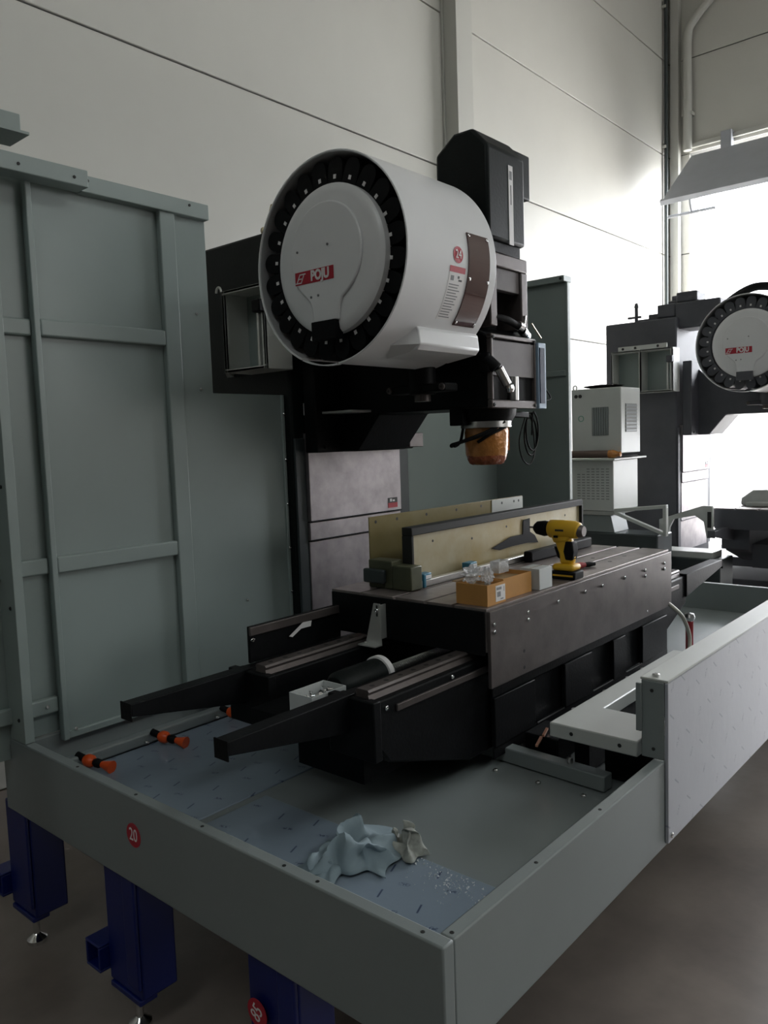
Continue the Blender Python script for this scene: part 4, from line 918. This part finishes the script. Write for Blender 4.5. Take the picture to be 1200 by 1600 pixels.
dm = MB().box(6.24, 6.50, 2.02, 2.36, 2.40, 2.60).box(6.26, 6.46, 2.20, 2.36, 2.60, 2.68).build('drive_motor', 'black', C2, bevel=0.012)
MB().box(6.24, 6.40, 2.36, 2.50, 2.50, 2.60).box(6.26, 6.34, 2.50, 2.58, 2.49, 2.54).build('motor_bracket', 'black', dm, bevel=0.006)
av2 = MB().cyl((6.22, 2.66, 2.49), (6.22, 2.66, 2.60), 0.014, n=12).build('air_valve', 'colpaint', C2)
MB().cyl((6.22, 2.73, 2.525), (6.22, 2.62, 2.525), 0.010, n=10).build('cross_pipe', 'colpaint', av2)
MB().cyl((6.22, 2.66, 2.60), (6.22, 2.66, 2.635), 0.020, 0.012, n=14).build('valve_cap', 'colpaint', av2)
second(S1, 'second spindle head at the right edge under the second drum', ('hanging_cable', 'loose_wire', 'wiper_bracket', 'side_ledge', 'spindle_wrap'))
second(K1, 'second hazy drum tool magazine at the right edge against the doorway', ('acrylic_window', 'number_sticker', 'warning_label'))
A2 = second(A1, 'second saddle under the far table at the right edge', ('splash_strip', 'bearing_housing', 'ball_screw', 'bearing_pedestal', 'front_shelf'), OFF+Vector((0.35, 0, 0)))
W2 = second(W1, 'second far work table seen in the glare at the right edge', ('trip_bracket', 'tapped_hole'), OFF+Vector((-0.25, 0.0, -0.03)))
second(B1, 'second machine base below the far table', ('copper_edge', 'gutter_pipe', 'valve', 'gutter_block'), OFF+Vector((0.2, 0, 0)))
# doorway glare veil put into the far machine's black parts as a lighter grey
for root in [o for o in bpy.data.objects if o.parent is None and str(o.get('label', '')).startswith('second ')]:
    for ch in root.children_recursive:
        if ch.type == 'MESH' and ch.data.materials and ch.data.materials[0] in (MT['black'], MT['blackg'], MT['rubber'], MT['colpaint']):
            ch.material_slots[0].link = 'OBJECT'; ch.material_slots[0].material = MT['veilgrey']
# black hose arching over the second drum
t = thing('cable_hose', 'black cable hose arching above the second drum magazine', 'hose', (6.1, 1.7, 2.5))
MB().tube(smooth_path([(6.25, 2.10, 2.46), (6.15, 1.95, 2.53), (6.06, 1.80, 2.585), (6.03, 1.68, 2.60), (6.04, 1.56, 2.56), (6.12, 1.46, 2.42)], 8), 0.028, 12).build('hose', 'rubber', t)
# upper electrical unit
cx = 5.30
t = thing('upper_cabinet', 'upper white cooling cabinet with vents on two sides and two dark ports', 'cabinet', (5.45, 2.57, 1.472))
MB().box(cx, 5.625, 2.382, 2.76, 1.472, 1.935).build('housing', 'lgrey', t, bevel=0.006)
vt = MB().box(cx-0.003, cx, 2.475, 2.60, 1.60, 1.80).build('vent_grille', 'vent', t)
for i in range(7): MB().box(cx-0.007, cx-0.003, 2.478+i*0.0175, 2.488+i*0.0175, 1.60, 1.80).build('louvre', 'paint', vt)
vt = MB().box(5.37, 5.56, 2.379, 2.382, 1.62, 1.82).build('vent_grille', 'vent', t)
for i in range(8): MB().box(5.372, 5.558, 2.376, 2.379, 1.625+i*0.025, 1.637+i*0.025).build('louvre', 'paint', vt)
for y in (2.722, 2.690): MB().cyl((cx, y, 1.885), (cx-0.004, y, 1.885), 0.013, n=16).build('port', 'dark', t)
MB().lathe([(0.022, -0.002), (0.022, 0), (0.017, 0), (0.017, -0.002)], (cx, 2.685, 1.725), 'x', 24, closed=True).build('green_mark', mat('green_print', (0.12, 0.30, 0.22), 0.5), t)
MB().tube([Vector((cx+0.03, 2.745, 1.935))+Vector((0, 0.014*math.cos(R(a)), 0.014+0.016*math.sin(R(a)))) for a in range(-60, 241, 25)], 0.0045, 8).build('lifting_eye', 'ltsteel', t)
t2 = thing('black_cloth', 'flat black bundle lying on top of the upper white cabinet', 'bundle', (5.42, 2.6, 1.936))
crumple('bundle', 'rubber', t2, (5.44, 2.58, 1.953), 0.10, 0.13, 0.012, 11, amp=0.6)
# lower electrical unit
t = thing('lower_cabinet', 'lower white cabinet with rows of slots standing on a bracket', 'cabinet', (5.5, 2.6, 1.06))
MB().box(cx, 5.72, 2.443, 2.79, 1.062, 1.425).build('housing', 'lgrey', t, bevel=0.006)
MB().box(cx-0.075, 5.78, 2.40, 2.80, 1.4255, 1.44).build('lid', 'lgrey', t, bevel=0.003)
for r_ in range(12):
    for c in range(7):
        if r_ > 9 and c > 4: continue
        MB().box(cx-0.0012, cx, 2.475+c*0.037, 2.498+c*0.037, 1.145+r_*0.0195, 1.151+r_*0.0195).build('slot', 'vent', t, smooth=False)
bk = MB().add([(cx, 2.44, 1.06), (5.72, 2.44, 1.06), (cx, 2.80, 1.06), (5.72, 2.80, 1.06), (cx+0.02, 2.46, 1.03), (5.72, 2.46, 1.03), (cx+0.02, 2.80, 1.03), (5.72, 2.80, 1.03)],
       [(0, 2, 3, 1), (4, 5, 7, 6), (0, 1, 5, 4), (2, 6, 7, 3), (0, 4, 6, 2), (1, 3, 7, 5)]).build('base_plate', 'lgrey', t)
tri = [(2.44, 1.045), (2.06, 1.10), (2.06, 0.93), (2.09, 0.93), (2.09, 1.065), (2.36, 1.03), (2.09, 0.965), (2.09, 0.93), (2.12, 0.93), (2.44, 1.0)]
MB().obox((5.33, 2.27, 1.085), (0, -1, 0.10), (1, 0, 0), (0, 0, 1), 0.20, 0.02, 0.012).obox((5.33, 2.27, 0.985), (0, 1, 0.38), (1, 0, 0), (0, 0, 1), 0.20, 0.02, 0.012).box(5.31, 5.35, 2.07, 2.095, 0.90, 1.10).build('bracket_arm', 'lgrey', t, bevel=0.003)
# support pedestal below the bracket
t = thing('cabinet_pedestal', 'dark steel pedestal below the lower white cabinet', 'pedestal', (5.5, 2.45, 0.0))
MB().box(5.31, 5.575, 2.13, 2.80, 0.0, 0.905).build('body', 'colpaint', t, bevel=0.01)
MB().prism([(2.45, 0.905), (2.80, 0.905), (2.80, 1.029), (2.48, 1.029)], 'x', 5.33, 5.57).build('riser', 'paint', t, bevel=0.004)
# brown roller on the lid
t = thing('wrapped_roller', 'brown wrapped roller with orange ends lying on the lower cabinet lid', 'roller', (5.29, 2.6, 1.44))
MB().cyl((5.262, 2.745, 1.469), (5.262, 2.455, 1.469), 0.027, n=20).build('roller', 'brown', t)
MB().cyl((5.262, 2.765, 1.469), (5.262, 2.745, 1.469), 0.029, n=20).build('end_wrap', 'orange', t)
MB().lathe([(0.029, 0), (0.030, -0.03), (0.024, -0.05), (0.016, -0.07), (0.018, -0.085), (0.0, -0.09)], (5.262, 2.455, 1.469), 'y', 20).build('end_wrap', 'orange', t)
MB().tube(smooth_path([(5.30, 2.39, 1.452), (5.40, 2.37, 1.450), (5.50, 2.37, 1.450), (5.55, 2.375, 1.449)], 5), 0.008, 8).build('tail', 'rubber', t)
# white arch bracket beside the second machine
t = thing('arch_bracket', 'white arched bracket plate in front of the second column', 'bracket', (5.6, 2.05, 0.7))
hexo = [(2.235, 0.76), (2.235, 0.985), (1.93, 1.09), (1.86, 1.09), (1.86, 0.88), (1.90, 0.86), (1.92, 0.98), (1.98, 1.02), (2.13, 0.99), (2.16, 0.93), (2.18, 0.76)]
MB().prism(hexo, 'x', 5.60, 5.63).build('plate', 'lgrey', t, bevel=0.003)
MB().box(5.60, 5.80, 1.86, 2.23, 0.72, 0.765).build('foot', 'lgrey', t, bevel=0.003)
MB().box(5.58, 5.85, 1.80, 2.24, 0.0, 0.72).build('stand', 'colpaint', t, bevel=0.006)
MB().box(5.595, 5.60, 1.868, 1.893, 0.94, 1.05).build('slot', 'dark', t)
# bundled black gearbox shapes on the far table
t = thing('far_fixture', 'grey clamped fixture block on the far work table in the glare', 'fixture', (6.0, 1.55, 1.07))
MB().prism([(1.38, 1.0715), (1.78, 1.0715), (1.78, 1.12), (1.70, 1.18), (1.40, 1.19)], 'x', 5.95, 6.5).build('block', 'ltsteel', t, bevel=0.01)
MB().box(5.86, 5.95, 1.50, 1.72, 1.0715, 1.10).build('step', 'ltsteel', t, bevel=0.004)

# remove unused empties of zero children
for o in list(bpy.data.objects):
    if o.type == 'EMPTY' and not o.children: bpy.data.objects.remove(o)
